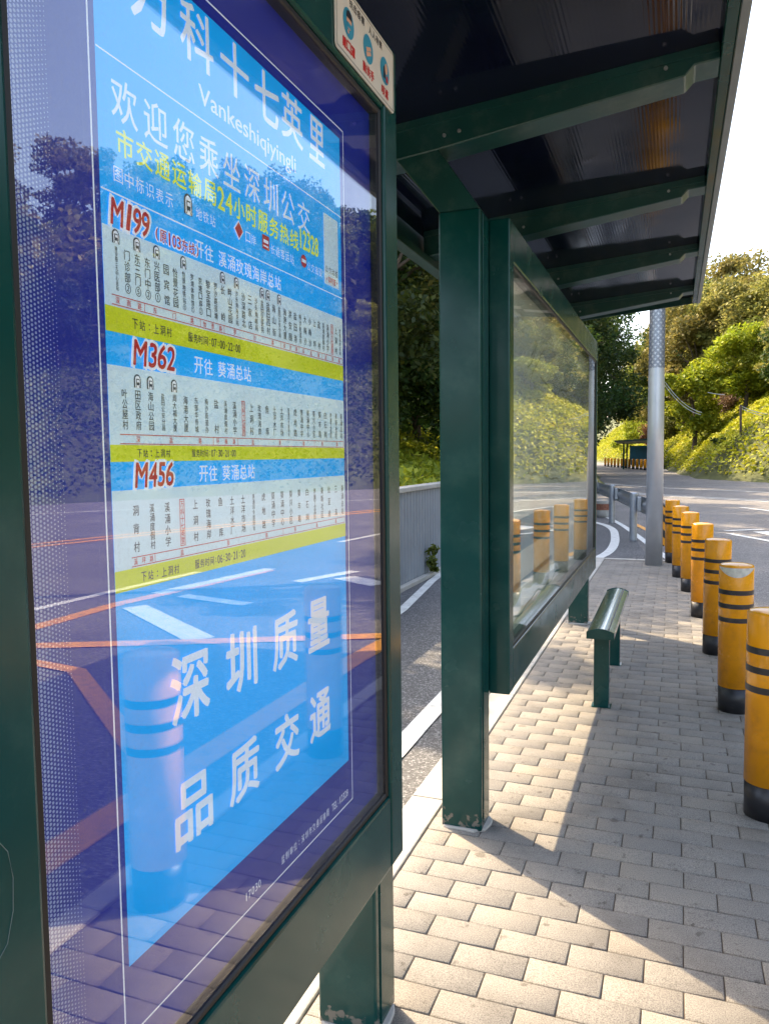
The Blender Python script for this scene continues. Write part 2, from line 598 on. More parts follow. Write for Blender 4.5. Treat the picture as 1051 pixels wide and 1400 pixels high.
def grid_sheet(name, x0, x1, y0, y1, step, hf, keep, m):
    xs = np.arange(x0, x1 + step, step)
    ys = np.arange(y0, y1 + step, step)
    X, Y = np.meshgrid(xs, ys, indexing='ij')
    Z = hf(X, Y)
    V = np.stack([X, Y, Z], -1).reshape(-1, 3)
    ny = len(ys)
    K = keep(X, Y)
    i, j = np.meshgrid(np.arange(len(xs) - 1), np.arange(ny - 1), indexing='ij')
    ok = K[:-1, :-1] | K[1:, :-1] | K[:-1, 1:] | K[1:, 1:]
    a = (i * ny + j)[ok]
    F = np.stack([a, a + ny, a + ny + 1, a + 1], 1)
    used = np.unique(F)
    mp = np.zeros(len(V), int)
    mp[used] = np.arange(len(used))
    o = raw(name, V[used], mp[F], m)
    return finish(o, True)

# ------------------------------------------------------------------ setting
bm = bmesh.new()
bmesh.ops.create_grid(bm, x_segments=4, y_segments=4, size=900)
tag(obj("ground", bm, EARTH, loc=(0, 0, -0.45)), kind='structure')
o = polys("road", [[(-3.4, -80, -0.12), (60, -80, -0.12), (60, 40, -0.12), (30, 60, -0.12), (15, 90, -0.12), (0, 140, -0.12), (-45, 300, -0.12),
                    (-110, 300, -0.12), (-22, 120, -0.12), (-12, 60, -0.12), (-7, 33, -0.12), (-3.4, 24, -0.12)]], ROAD)
tag(o, kind='structure')
o = polys("cycle_path", [[(-3.3, -20, -0.116), (-1.1, -20, -0.116), (-1.1, 12.2, -0.116), (-0.3, 12.4, -0.116), (-0.9, 17, -0.116), (-1.7, 22, -0.116),
                          (-3.2, 29, -0.116), (-3.3, 22, -0.116)]], LANE)
tag(o, kind='structure')
o = grid_sheet("hillside", -80, 140, -80, 260, 0.9, hill_h, lambda x, y: sdist(x, y, HB) > -0.5, EARTH)
tag(o, kind='structure')
o = grid_sheet("left_bank", -90, -3, -40, 260, 1.5, left_h, lambda x, y: sdist(x, y, LB) < -0.05, EARTH)
tag(o, kind='structure')

# pavement: a bed, pavers and kerb stones
def kerb_x(y):
    ys = [-8, 0.7, 3.5, 5, 6.4, 7.8, 9.2, 10.2, 11.6, 12.4]
    xs = [0.62, 0.62, 0.62, 0.60, 0.56, 0.50, 0.42, 0.33, 0.20, 0.11]
    return float(np.interp(y, ys, xs))

PY0, PY1 = -4.0, 11.58
outl = [(-0.94, PY0)] + [(kerb_x(y), y) for y in np.linspace(PY0, PY1, 40)] + [(-0.94, PY1)]
bm = bmesh.new()
prism(bm, outl, 'z', -0.118, -0.006)
pav = tag(obj("pavement", bm, JOINT), kind='structure')
PL, PW, JG = 0.2222, 0.1125, 0.0034
V, F = [], []
def add_paver(x0, x1, y0, y1, z):
    g = JG / 2
    x0 += g; x1 -= g; y0 += g; y1 -= g
    if x1 - x0 < 0.02 or y1 - y0 < 0.02:
        return
    c = 0.004
    b = len(V)
    tz = [z + random.uniform(-0.0007, 0.0007) for _ in range(4)]
    jt = lambda: random.uniform(-0.0009, 0.0009)
    low = [(x0, y0), (x1, y0), (x1, y1), (x0, y1)]
    top = [(x0 + c + jt(), y0 + c + jt()), (x1 - c + jt(), y0 + c + jt()), (x1 - c + jt(), y1 - c + jt()), (x0 + c + jt(), y1 - c + jt())]
    for p in low:
        V.append((p[0], p[1], z - 0.02))
    for p in low:
        V.append((p[0], p[1], z - 0.0032))
    for p, q in zip(top, tz):
        V.append((p[0], p[1], q))
    for i in range(4):
        j = (i + 1) % 4
        F.append((b + i, b + j, b + 4 + j, b + 4 + i))
        F.append((b + 4 + i, b + 4 + j, b + 8 + j, b + 8 + i))
    F.append((b + 8, b + 9, b + 10, b + 11))
r0 = int(math.floor((PY0 - 2.2555) / PW)) + 1
r1 = int(math.floor((PY1 - 2.2555) / PW))
for r in range(r0, r1):
    y0 = 2.2555 + r * PW
    off = 0.0 if (r % 2) else 0.1111
    k = kerb_x(y0) - 0.10
    x = -0.615 + off - PL * 4
    rowj = random.uniform(-0.004, 0.004)
    while x < k:
        a, b2 = max(x + rowj, -0.938), min(x + PL + rowj, k)
        if b2 > a:
            add_paver(a, b2, y0, y0 + PW, random.uniform(-0.0012, 0.0012))
        x += PL
raw("paver", V, F, PAVER, pav)
bm = bmesh.new()
y = PY0
while y < PY1 - 0.1:
    y2 = min(y + 0.8, PY1)
    box(bm, -1.095, -0.943, y + 0.004, y2 - 0.004, -0.116, 0.004, 0.008)
    y = y2
ys = list(np.arange(PY0, PY1, 0.6)) + [PY1]
for a, b in zip(ys, ys[1:]):
    ka, kb = kerb_x(a), kerb_x(b)
    prism(bm, [(ka - 0.095, a + 0.003), (ka + 0.02, a + 0.003), (kb + 0.02, b - 0.003), (kb - 0.095, b - 0.003)], 'z', -0.117, 0.003, 0.006)
x = -1.095
while x < 0.15:
    x2 = min(x + 0.6, kerb_x(PY1) + 0.02)
    box(bm, x + 0.003, x2 - 0.003, PY1 + 0.004, PY1 + 0.11, -0.1165, 0.002, 0.008)
    x = x2
obj("kerb", bm, CONC, pav)

# ------------------------------------------------------------------ road markings
def strip(pts, wd, z=-0.112):
    out = []
    P = [Vector((p[0], p[1])) for p in pts]
    L, Rr = [], []
    for i, p in enumerate(P):
        d = (P[min(i + 1, len(P) - 1)] - P[max(i - 1, 0)]).normalized()
        n = Vector((-d.y, d.x)) * wd / 2
        L.append(p + n)
        Rr.append(p - n)
    for i in range(len(P) - 1):
        out.append([(Rr[i].x, Rr[i].y, z), (Rr[i + 1].x, Rr[i + 1].y, z), (L[i + 1].x, L[i + 1].y, z), (L[i].x, L[i].y, z)])
    return out
def smooth_line(pts, n=60):
    p = np.array(pts, float)
    t = np.r_[0, np.cumsum(np.hypot(*np.diff(p, axis=0).T))]
    tt = np.linspace(0, t[-1], n)
    q = np.stack([np.interp(tt, t, p[:, 0]), np.interp(tt, t, p[:, 1])], 1)
    for _ in range(3):
        q[1:-1] = (q[:-2] + 2 * q[1:-1] + q[2:]) / 4
    return [tuple(a) for a in q]
wm = []
far_edge = smooth_line([(24, -60), (22, 0), (20, 11), (16.55, 19.1), (13.4, 22.6), (9.2, 27.2), (3.67, 34.9), (-0.57, 38.2), (-3.84, 44), (-7, 60), (-11, 100), (-20, 140)], 140)
wm += strip(far_edge, 0.16)
mid = smooth_line([(13, -60), (12.4, 0), (10, 12), (8.8, 15.5), (7, 21.8), (3.02, 28.7), (0.57, 30.1), (-2.2, 33.2), (-5.2, 42), (-8, 60)], 90)
wm += strip([p for p in mid if p[0] <= 6.6], 0.14) + strip([(p[0] + 0.4, p[1] + 0.33) for p in mid if p[0] <= 6.6], 0.13)
near_edge = smooth_line([(5.9, -60), (5.6, 0), (5.2, 10), (4.2, 18), (2.2, 25.3), (-0.4, 28), (-3.2, 34), (-6.5, 45)], 80)
for i in range(0, len(near_edge) - 3, 6):
    wm += strip(near_edge[i:i + 4], 0.14)
wm += strip([(1.03, 17.6), (1.8, 18.12)], 0.13) + strip([(1.07, 16.98), (1.68, 15.77), (2.2, 14.4)], 0.14)
wm += strip([(4.37, 6.94), (2.75, 5.85)], 0.28) + strip([(4.65, 7.71), (4.33, 9.97)], 0.20) + strip([(4.26, 7.68), (3.2, 7.44)], 0.20)
wm += strip([(2.94, 9.53), (2.24, 9.12)], 0.35) + strip([(3.4, 9.0), (3.0, 10.1)], 0.2)
arrow = [(1.55, 17.5), (2.0, 16.3), (2.35, 16.9), (3.4, 16.4), (3.5, 16.75), (2.45, 17.25), (2.35, 17.9)]
wm.append([(p[0], p[1], -0.1116) for p in arrow])
wm += strip([(-1.44, -14), (-1.44, 4.0), (-1.47, 8), (-1.5, 11)], 0.13, -0.108)
wm += strip([(-2.42, -14), (-2.45, 2), (-2.72, 7.66), (-2.98, 9.6), (-3.1, 11)], 0.11, -0.108)
wm += strip(smooth_line([(-1.55, 11.2), (-1.09, 12.4), (-0.98, 13.5), (-1.02, 15), (-1.2, 17.2), (-1.5, 18.5), (-1.9, 19.2)], 24), 0.16, -0.108)
wm += strip(smooth_line([(-0.05, 12.6), (-0.25, 13.6), (-0.55, 15.4), (-1.1, 18.4), (-2.0, 22.2), (-3.2, 27)], 24), 0.12, -0.107)
o = polys("white_road_marking", wm, MARK_W)
tag(o, kind='structure')
ym = []
near_mid = [p for p in mid if p[0] > 6.6]
far_mid = [p for p in mid if p[0] <= 6.6]
ym += strip(near_mid, 0.2) + strip([(p[0] + 0.4, p[1] + 0.33) for p in near_mid], 0.18)
ym += strip([(4.63, -12), (4.63, 5.7), (4.66, 7), (4.26, 9.84)], 0.2, -0.1125)
ym += strip([(4.55, 5.0), (4.07, 5.16), (2.67, 5.79), (1.19, 6.51)], 0.2, -0.1115)
ym += strip([(1.12, -12), (1.14, 5.6), (1.09, 6.4)], 0.2, -0.1135)
ym += strip([(4.55, 4.55), (3.64, 4.74), (3.09, 4.66), (1.22, 3.2)], 0.14, -0.1105)
ym += strip([(4.55, -1.0), (1.22, 0.9)], 0.14, -0.1105)
ym += strip([(0.33, 12.6), (0.06, 14.2), (-0.4, 16.8), (-0.9, 19)], 0.13, -0.110)
o = polys("yellow_road_marking", ym, MARK_Y)
tag(o, kind='structure')

# ------------------------------------------------------------------ bus shelter
sh = thing("bus_shelter", "dark green steel bus shelter with tinted overhanging roof over the brick pavement", "bus shelter", (-0.6, 3.0, 0))
OFF = Vector((0.6, -3.0, 0))
def spart(name, bm, m, smooth=False, parent=None):
    bm.transform(Matrix.Translation(OFF))
    return obj(name, bm, m, parent or sh, smooth)
PXa, PXb = -0.887, -0.717
POSTS = [(0.33, 0.475), (1.80, 1.95), (2.968, 3.112), (7.03, 7.175)]
POSTS[1] = (1.785, 1.93)
for i, (a, b) in enumerate(POSTS):
    bm = bmesh.new()
    box(bm, PXa, PXb, a, b, 0.002, 2.505, 0.007)
    # folded seam line down the front corner
    box(bm, PXb - 0.0005, PXb + 0.0035, a + 0.03, b - 0.03, 0.02, 2.49, 0.0015, 1)
    post = spart("post", bm, GREEN_POST)
    bm = bmesh.new()
    pts = []
    for k in range(22):
        t = k / 22 * 2 * math.pi
        r = 1 + random.uniform(-0.08, 0.08)
        ex = 2.6
        cx_, cy_ = math.copysign(abs(math.cos(t)) ** (2 / ex), math.cos(t)), math.copysign(abs(math.sin(t)) ** (2 / ex), math.sin(t))
        pts.append(((PXa + PXb) / 2 + 0.103 * r * cx_, (a + b) / 2 + 0.09 * r * cy_))
    prism(bm, pts, 'z', -0.003, 0.010, 0.003)
    spart("grout_patch", bm, CONC, parent=None)
    # leaning strut
    bm = bmesh.new()
    prism(bm, [(-0.885, 2.506), (-0.722, 2.506), (-0.889, 2.752), (-1.075, 2.752)], 'y', a + 0.006, b - 0.006, 0.004)
    spart("strut", bm, GREEN_D)
soff = lambda x: 2.955 + 0.076 * (x - 0.13)
BEAMS = [(-0.92, -0.78), (0.33, 0.475), (1.785, 1.93), (2.968, 3.112), (4.32, 4.46), (5.67, 5.81), (7.03, 7.175)]
for a, b in BEAMS:
    bm = bmesh.new()
    prof = [(-1.38, 2.700), (-0.89, 2.748), (0.015, 2.864), (0.045, 2.896), (0.128, 2.902), (0.128, soff(0.128) + 0.006), (-1.38, soff(-1.38) + 0.006)]
    prism(bm, prof, 'y', a, b, 0.004)
    # upper flange with a visible fold
    prism(bm, [(-1.37, soff(-1.37) - 0.030), (0.12, soff(0.12) - 0.030), (0.12, soff(0.12) - 0.0005), (-1.37, soff(-1.37) - 0.0005)], 'y', a - 0.012, b + 0.012)
    be = spart("beam", bm, GREEN_D)
    for sx in (-0.86, -0.80, -0.05):
        bm = bmesh.new()
        zc = np.interp(sx, [-0.89, 0.015], [2.748, 2.864]) + 0.045
        m4 = Matrix.Translation((sx, a - 0.003, zc)) @ Matrix.Rotation(math.pi / 2, 4, 'X')
        bmesh.ops.create_cone(bm, cap_ends=True, segments=10, radius1=0.008, radius2=0.006, depth=0.008, matrix=m4)
        bm.transform(Matrix.Translation(OFF))
        obj("screw", bm, STEEL, be)
RY0, RY1 = -1.3, 7.58
bm = bmesh.new()
prism(bm, [(-1.41, soff(-1.41)), (0.16, soff(0.16)), (0.16, soff(0.16) + 0.018), (-1.41, soff(-1.41) + 0.018)], 'y', RY0 + 0.01, RY1 - 0.012)
spart("roof_panel", bm, SOFFIT)
bm = bmesh.new()
prism(bm, [(0.128, 2.900), (0.166, 2.897), (0.166, 3.03), (0.128, 3.03)], 'y', RY0, RY1, 0.003)
spart("front_fascia", bm, GREEN)
bm = bmesh.new()
prism(bm, [(0.167, 2.893), (0.198, 2.898), (0.198, 3.02), (0.188, 3.035), (0.167, 3.035)], 'y', RY0 - 0.005, RY1 + 0.005, 0.003)
spart("edge_trim", bm, GREY_TRIM)
bm = bmesh.new()
prism(bm, [(-1.41, soff(-1.41) - 0.075), (0.127, 2.895), (0.127, 3.02), (-1.41, soff(-1.41) + 0.06)], 'y', RY1 - 0.010, RY1, 0.003)
spart("end_fascia", bm, GREEN_D)
bm = bmesh.new()
box(bm, -1.47, -1.415, RY0, RY1, 2.70, 2.90, 0.004)
spart("rear_gutter", bm, GREEN_D)
bm = bmesh.new()
box(bm, -1.40, -1.34, RY0 + 0.05, RY1 - 0.02, 2.655, 2.698, 0.004)
spart("rear_rail", bm, GREEN_D)

# ------------------------------------------------------------------ display cabinets
def flat(name, color, rough=0.45, emit=0.0, var=0.05, noise=6.0):
    m, t, b = newmat(name)
    tc = N(t, "ShaderNodeTexCoord")
    no = N(t, "ShaderNodeTexNoise")
    no.inputs["Scale"].default_value = noise
    no.inputs["Detail"].default_value = 4
    t.links.new(tc.outputs["Object"], no.inputs["Vector"])
    r = ramp(t, [(0.3, [c * (1 - var) for c in color]), (0.7, [min(1, c * (1 + var)) for c in color])])
    t.links.new(no.outputs["Fac"], r.inputs[0])
    t.links.new(r.outputs[0], b.inputs["Base Color"])
    b.inputs["Roughness"].default_value = rough
    b.inputs["Specular IOR Level"].default_value = 0.25
    if emit:
        t.links.new(r.outputs[0], b.inputs["Emission Color"])
        b.inputs["Emission Strength"].default_value = emit
    return m
EM = 0.12          # even glow put into the print colours to brighten shaded posters; no lamp
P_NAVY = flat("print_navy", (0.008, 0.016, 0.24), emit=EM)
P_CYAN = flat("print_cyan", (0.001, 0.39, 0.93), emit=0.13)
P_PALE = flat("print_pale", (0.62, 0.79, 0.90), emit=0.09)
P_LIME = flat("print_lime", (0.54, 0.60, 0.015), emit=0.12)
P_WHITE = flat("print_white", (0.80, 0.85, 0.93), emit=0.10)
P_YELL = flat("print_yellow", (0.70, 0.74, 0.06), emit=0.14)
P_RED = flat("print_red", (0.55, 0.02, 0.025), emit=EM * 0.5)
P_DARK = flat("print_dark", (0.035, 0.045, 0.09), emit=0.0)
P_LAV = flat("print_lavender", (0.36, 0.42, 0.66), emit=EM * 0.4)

FX = -0.632                      # front plane of both cabinets
def cabinet(root, y0, y1, gy0, gy1, off, glassm):
    def pt(name, bm, m, smooth=False):
        bm.transform(Matrix.Translation(off))
        return obj(name, bm, m, root, smooth)
    z0, z1, g0, g1 = 0.54, 2.50, 0.72, 2.34
    bm = bmesh.new()
    xb = -0.72
    box(bm, xb, FX, y0, gy0, z0, z1, 0.006)
    box(bm, xb, FX, gy1, y1, z0, z1, 0.006)
    box(bm, xb, FX - 0.001, gy0 + 0.0005, gy1 - 0.0005, z0, g0, 0.006)
    box(bm, xb, FX - 0.001, gy0 + 0.0005, gy1 - 0.0005, g1, z1, 0.006)
    fr = pt("frame", bm, GREEN)
    bm = bmesh.new()
    box(bm, -0.93, xb - 0.001, y0 + 0.004, y1 - 0.004, z0 + 0.003, z1 - 0.003, 0.008)
    pt("cabinet_body", bm, GREEN)
    bm = bmesh.new()
    t = 0.014
    e = 0.0006
    for a in ((gy0 + e, gy0 + t, g0 + e, g1 - e), (gy1 - t, gy1 - e, g0 + e, g1 - e), (gy0 + t + e, gy1 - t - e, g0 + e, g0 + t), (gy0 + t + e, gy1 - t - e, g1 - t, g1 - e)):
        box(bm, -0.665, -0.639, a[0], a[1], a[2], a[3], 0.003, 1)
    pt("gasket", bm, BLACK)
    bm = bmesh.new()
    box(bm, -0.650, -0.644, gy0 + t - 0.004, gy1 - t + 0.004, g0 + t - 0.004, g1 - t + 0.004)
    pt("glass_pane", bm, glassm)
    return fr

GLASS = glass_mat("cabinet_glass", 0.13, dust=0.12)
GLASS2 = glass_mat("cabinet_glass_wavy", 0.06, wobble=0.05)
rb = thing("route_board", "blue bus route board behind glass in green frame, nearest the camera", "notice board", (FX, 1.15, 0.54))
RO = Vector((-FX, -1.15, -0.54))
cabinet(rb, 0.525, 1.775, 0.611, 1.690, RO, GLASS)
PX = -0.668
bm = bmesh.new()
box(bm, PX - 0.004, PX, 0.60, 1.70, 0.71, 2.35)
bm.transform(Matrix.Translation(RO))
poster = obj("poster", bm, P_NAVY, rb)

# --- text engine: glyph cache -> flat meshes
cur = bpy.data.curves.new("lettering", 'FONT')
cur.resolution_u = 3
curo = bpy.data.objects.new("lettering", cur)
COL.objects.link(curo)
CACHE = {}
def glyph(s, bold, shear=0.0):
    k = (s, bold, shear)
    if k in CACHE:
        return CACHE[k]
    cur.body = s
    cur.size = 1.0
    cur.offset = bold
    cur.shear = shear
    me = bpy.data.meshes.new_from_object(curo)
    V = np.array([v.co[:2] for v in me.vertices]) if len(me.vertices) else np.zeros((0, 2))
    F = [tuple(p.vertices) for p in me.polygons]
    bpy.data.meshes.remove(me)
    if len(V):
        lo, hi = V.min(0), V.max(0)
        V = V - (lo + hi) / 2
        CACHE[k] = (V, F, hi - lo)
    else:
        CACHE[k] = (V, F, np.array([0.3, 0.3]))
    return CACHE[k]

class Sheet:
    def __init__(self, x, mapper=None):
        self.x, self.V, self.F = x, [], []
    def poly(self, pts, dx=0.0):
        b = len(self.V)
        self.V += [(self.x + dx, p[0], p[1]) for p in pts]
        self.F.append(tuple(range(b, b + len(pts))))
    def rect(self, y0, y1, z0, z1, dx=0.0):
        self.poly([(y0, z0), (y1, z0), (y1, z1), (y0, z1)], dx)
    def frame(self, y0, y1, z0, z1, t, dx=0.0):
        self.rect(y0, y1, z0, z0 + t, dx); self.rect(y0, y1, z1 - t, z1, dx)
        self.rect(y0, y0 + t, z0 + t, z1 - t, dx); self.rect(y1 - t, y1, z0 + t, z1 - t, dx)
    def disc(self, y, z, r, n=18, rz=None, dx=0.0):
        rz = rz or r
        self.poly([(y + r * math.cos(2 * math.pi * i / n), z + rz * math.sin(2 * math.pi * i / n)) for i in range(n)], dx)
    def put(self, s, y, z, size, bold=0.0, sy=1.0, shear=0.0, dx=0.0, fit=None):
        """text centred on (y, z); fit = (width, height) of its box"""
        V, F, ext = glyph(s, 0.0, shear)
        kx = ky = size
        if fit:
            kx = fit[0] / ext[0] if fit[0] else fit[1] / ext[1]
            ky = fit[1] / ext[1] if fit[1] else kx
            kx = min(kx, 1.25 * ky)
        w_ = bold * max(kx, ky)
        sh_ = ((0, 0),) if bold == 0 else ((-1, -.5), (1, .5), (-.5, 1), (.5, -1), (0, 0))
        for n_, (u, v) in enumerate(sh_):
            b = len(self.V)
            self.V += [(self.x + dx + n_ * 0.00004, y + p[0] * kx * sy + u * w_, z + p[1] * ky + v * w_) for p in V]
            self.F += [tuple(b + i for i in f) for f in F]
    def build(self, name, m, parent, off):
        me = bpy.data.meshes.new(name)
        me.from_pydata([(v[0] + off.x, v[1] + off.y, v[2] + off.z) for v in self.V], [], self.F)
        me.materials.append(m)
        o = bpy.data.objects.new(name, me)
        COL.objects.link(o)
        o.parent = parent
        return o

S_cy, S_pale, S_lime = Sheet(PX + .0006), Sheet(PX + .0012), Sheet(PX + .0012)
S_w, S_y, S_r, S_d = Sheet(PX + .0018), Sheet(PX + .0018), Sheet(PX + .0024), Sheet(PX + .0018)
Y0, Y1 = 0.782, 1.515
S_cy.rect(Y0, Y1, 0.875, 2.215)
for a, b in ((1.743, 1.842), (1.568, 1.669), (1.405, 1.509)):
    S_pale.rect(Y0, Y1, a, b)
for a, b in ((1.711, 1.743), (1.546, 1.568), (1.377, 1.405)):
    S_lime.rect(Y0, Y1, a, b)
S_w.frame(0.768, 1.532, 0.779, 2.236, 0.0026)
S_w.rect(Y0, Y1, 2.0525, 2.0545)
S_w.rect(Y0, Y1, 1.884, 1.886)
for c, y in zip("万科十七英里", (0.893, 1.0, 1.104, 1.207, 1.300, 1.403)):
    S_w.put(c, y, 2.168, 0, 0.012, fit=(0.082 if c not in "里" else 0.066, 0.082))
S_w.put("Vankeshiqiyingli", 1.155, 2.085, 0, 0.006, fit=(0.36, 0.036))
for i, c in enumerate("欢迎您乘坐深圳公交"):
    S_w.put(c, 0.832 + i * 0.0635, 2.005, 0, 0.004, fit=(0.050, 0.054))
yy_ = 0.811
for c in "市交通运输局24小时服务热线":
    wd = 0.0225 if c.isdigit() else 0.0385
    S_y.put(c, yy_ + wd / 2, 1.953, 0, 0.012, fit=(wd * 0.84, 0.034))
    yy_ += wd
S_y.put("12328", 1.362, 1.962, 0, 0.015, fit=(0.078, 0.036))
for i, c in enumerate("图中标识表示"):
    S_w.put(c, 0.815 + i * 0.021, 1.910, 0, 0.0, fit=(0.017, 0.019))
def metro(y, z, h=0.026, ww=0.017):
    pts = [(y - ww / 2, z - h / 2), (y + ww / 2, z - h / 2)] + [(y + ww / 2 * math.cos(t), z + h / 2 - ww / 2 + ww / 2 * math.sin(t)) for t in np.linspace(0, math.pi, 9)]
    S_d.poly(pts)
    q = 0.7
    pts = [(y - ww / 2 * q, z - h / 2), (y + ww / 2 * q, z - h / 2)] + [(y + ww / 2 * q * math.cos(t), z + h / 2 - ww / 2 + ww / 2 * q * math.sin(t)) for t in np.linspace(0, math.pi, 9)]
    S_w.poly(pts, 0.0004)
    S_d.rect(y - ww * .24, y + ww * .24, z - h * .30, z + h * .16, 0.0008)
    S_w.rect(y - ww * .16, y + ww * .16, z - h * .10, z + h * .08, 0.0012)
    for s in (-1, 1):
        S_d.poly([(y + s * ww * .12, z - h * .30), (y + s * ww * .2, z - h * .30), (y + s * ww * .32, z - h * .48), (y + s * ww * .22, z - h * .48)], 0.0008)
metro(0.965, 1.918, 0.030, 0.020)
for k, c in enumerate("地铁站"):
    S_w.put(c, 0.992 + k * 0.018, 1.912, 0, fit=(0.015, 0.017))
S_w.poly([(1.103, 1.934), (1.118, 1.918), (1.103, 1.902), (1.088, 1.918)], 0.0)
S_r.poly([(1.103, 1.931), (1.115, 1.918), (1.103, 1.905), (1.091, 1.918)])
for k, c in enumerate("口岸"):
    S_w.put(c, 1.132 + k * 0.018, 1.914, 0, fit=(0.015, 0.017))
def red_icon(y, z, r=0.012):
    S_r.rect(y - r, y + r, z - r, z + r)
    S_w.rect(y - r * .7, y + r * .7, z - r * .1, z + r * .35, 0.001)
    S_w.rect(y - r * .7, y + r * .7, z - r * .65, z - r * .45, 0.001)
red_icon(1.190, 1.920)
for k, c in enumerate("长途客运站"):
    S_w.put(c, 1.216 + k * 0.018, 1.915, 0, fit=(0.015, 0.017))
S_r.disc(1.335, 1.922, 0.012); S_w.rect(1.326, 1.344, 1.919, 1.925, 0.001)
for k, c in enumerate("公交接驳"):
    S_w.put(c, 1.358 + k * 0.017, 1.917, 0, fit=(0.014, 0.016))
# white card where the code was printed
S_pale.rect(1.428, 1.498, 1.900, 2.040)
for k, c in enumerate("公交动态"):
    S_d.put(c, 1.440 + k * 0.0155, 1.930, 0, fit=(0.0125, 0.013))
for k, c in enumerate("“实时查”"):
    S_r.put(c, 1.438 + k * 0.0125, 1.911, 0, 0.01, fit=(0.011, 0.013) if c not in "“”" else (0.004, 0.005))

def head(num, extra, dest, z, y_num, w_num, y_dest):
    yy_ = y_num - w_num / 2
    for ch in num:
        wd = w_num * (0.33 if ch == 'M' else 0.205)
        S_w.put(ch, yy_ + wd / 2, z, 0, 0.045, shear=0.15, fit=(wd + 0.005, 0.037))
        S_r.put(ch, yy_ + wd / 2, z, 0, 0.016, shear=0.15, fit=(wd - 0.0005, 0.0325))
        yy_ += wd * 1.06
    ye = y_num + w_num / 2 + 0.010
    for c in extra:
        wd = 0.0085 if c in "0123456789()" else 0.0145
        S_w.put(c, ye + wd / 2, z - 0.006, 0, 0.03, fit=(wd + 0.0025, 0.0195))
        S_r.put(c, ye + wd / 2, z - 0.006, 0, 0.008, fit=(wd if c not in '()' else wd * .6, 0.0165))
        ye += wd + 0.0025
    yd = y_dest
    for c in dest:
        if c == ' ':
            yd += 0.012
            continue
        S_w.put(c, yd, z - 0.002, 0, 0.008, fit=(0.022, 0.024))
        yd += 0.0255
head("M199", "(原103东线)", "开往 溪涌玫瑰海岸总站", 1.862, 0.836, 0.078, 0.990)
head("M362", "", "开往 葵涌总站", 1.690, 0.876, 0.090, 0.980)
head("M456", "", "开往 葵涌总站", 1.528, 0.868, 0.084, 0.985)

def lime_row(z, nexts, hours, h=0.013):
    y = 0.838
    for c in nexts:
        S_d.put(c, y, z, 0, 0.008, fit=(h * 0.85, h) if c not in "：" else (0.003, 0.008)); y += h * 1.12
    y = 0.956
    for c in hours:
        wd = h * 0.85 if ord(c) > 255 and c not in "：" else h * 0.5
        S_d.put(c, y + wd / 2, z, 0, 0.008, fit=(wd * (1 if c not in ":-：" else .35), h if c not in ":-：" else h * (.55 if c != '-' else .12)))
        y += wd * 1.18
lime_row(1.727, "下站：上洞村", "服务时间：07:00-22:00")
lime_row(1.557, "下站：上洞村", "服务时间：07:30-21:00", 0.011)
lime_row(1.391, "下站：上洞村", "服务时间：06:30-21:20", 0.013)

def columns(names, zt, zb, ya, yb, red_at, metros, boxes):
    n = len(names)
    for i, nm in enumerate(names):
        y = ya + (yb - ya) * i / (n - 1)
        sz = min(0.0135, (zt - zb) / len(nm) * 0.93, (yb - ya) / (n - 1) * 0.78)
        for k, c in enumerate(nm):
            z = zt - sz / 2 - (zt - zb - sz) * (k / max(1, len(nm) - 1))
            (S_r if i == red_at else S_d).put(c, y, z, 0, 0.006, fit=(sz * 0.86, sz) if c not in "一" else (sz, sz * .1))
        if i == red_at:
            S_r.frame(y - sz * 0.62, y + sz * 0.62, zb - 0.003, zt + 0.003, 0.0012)
        if i in metros:
            metro(y, zt + 0.0125, 0.018, 0.014)
    z1 = zb - 0.006
    S_r.rect(ya - 0.012, yb + 0.010, z1 - 0.0011, z1)
    S_r.rect(ya - 0.012, yb + 0.010, z1 - 0.0131, z1 - 0.012)
    cuts = [ya - 0.012] + [ya - 0.012 + (yb - ya + 0.022) * f for f, _ in boxes]
    for (c0, c1), (f, tx) in zip(zip(cuts, cuts[1:]), boxes):
        S_r.rect(c1 - 0.001, c1, z1 - 0.012, z1 - 0.001)
        for k, ch in enumerate(tx):
            S_r.put(ch, c0 + (c1 - c0) * (k + 0.5) / len(tx), z1 - 0.0065, 0, 0.006, fit=(0.0075, 0.0085))
M199 = ["建设路三九中心总站", "门诊部②", "东三门⑤", "东门中②", "兴医部①", "园宾馆", "怡景花园", "怡景地铁站①", "罗湖体育馆①", "京塘口岸②", "黎宝路口",
        "罗沙路莲塘", "长岭", "畔山花园", "沙头角海关站", "沙深路北", "三家店", "沙头角邮局", "盐田区医院", "盐田四村", "海山街", "盐田公安分局", "海港大厦",
        "洪安围", "盐田港", "梅沙街道办", "大梅沙", "小梅沙", "上坪", "盐村", "溪涌度假村", "溪涌小学", "万科十七英里", "上洞村", "玫瑰海岸总站"]
columns(M199, 1.819, 1.764, 0.806, 1.500, 32, {0, 2, 4, 7, 12, 14, 18, 19, 21}, [(0.09, "深南路"), (0.27, "东门路"), (0.36, "怡景路"), (0.62, "罗沙路"), (0.72, "深沙路"), (0.86, "深盐路"), (1.0, "盐葵路")])
M362 = ["叶公屋村", "田区政府", "海山公园", "盐田公安分局", "周大福大厦", "海港大厦", "东部华侨城", "梅沙街道办", "盐村", "溪涌度假村", "溪涌小学", "万科十七英里", "上洞村", "玫瑰海岸",
        "鱼库", "土洋水厂", "土洋市场", "葵涌司令部旧址", "虎地路", "葵涌中学", "葵涌中心", "葵兴小区", "葵丰路", "白石岗", "奔康工业区", "葵新社区", "葵涌总站"]
columns(M362, 1.640, 1.588, 0.812, 1.500, 11, {1, 2, 4}, [(0.30, "深盐路"), (0.40, "环梅路"), (0.8, "盐葵路"), (1.0, "葵涌")])
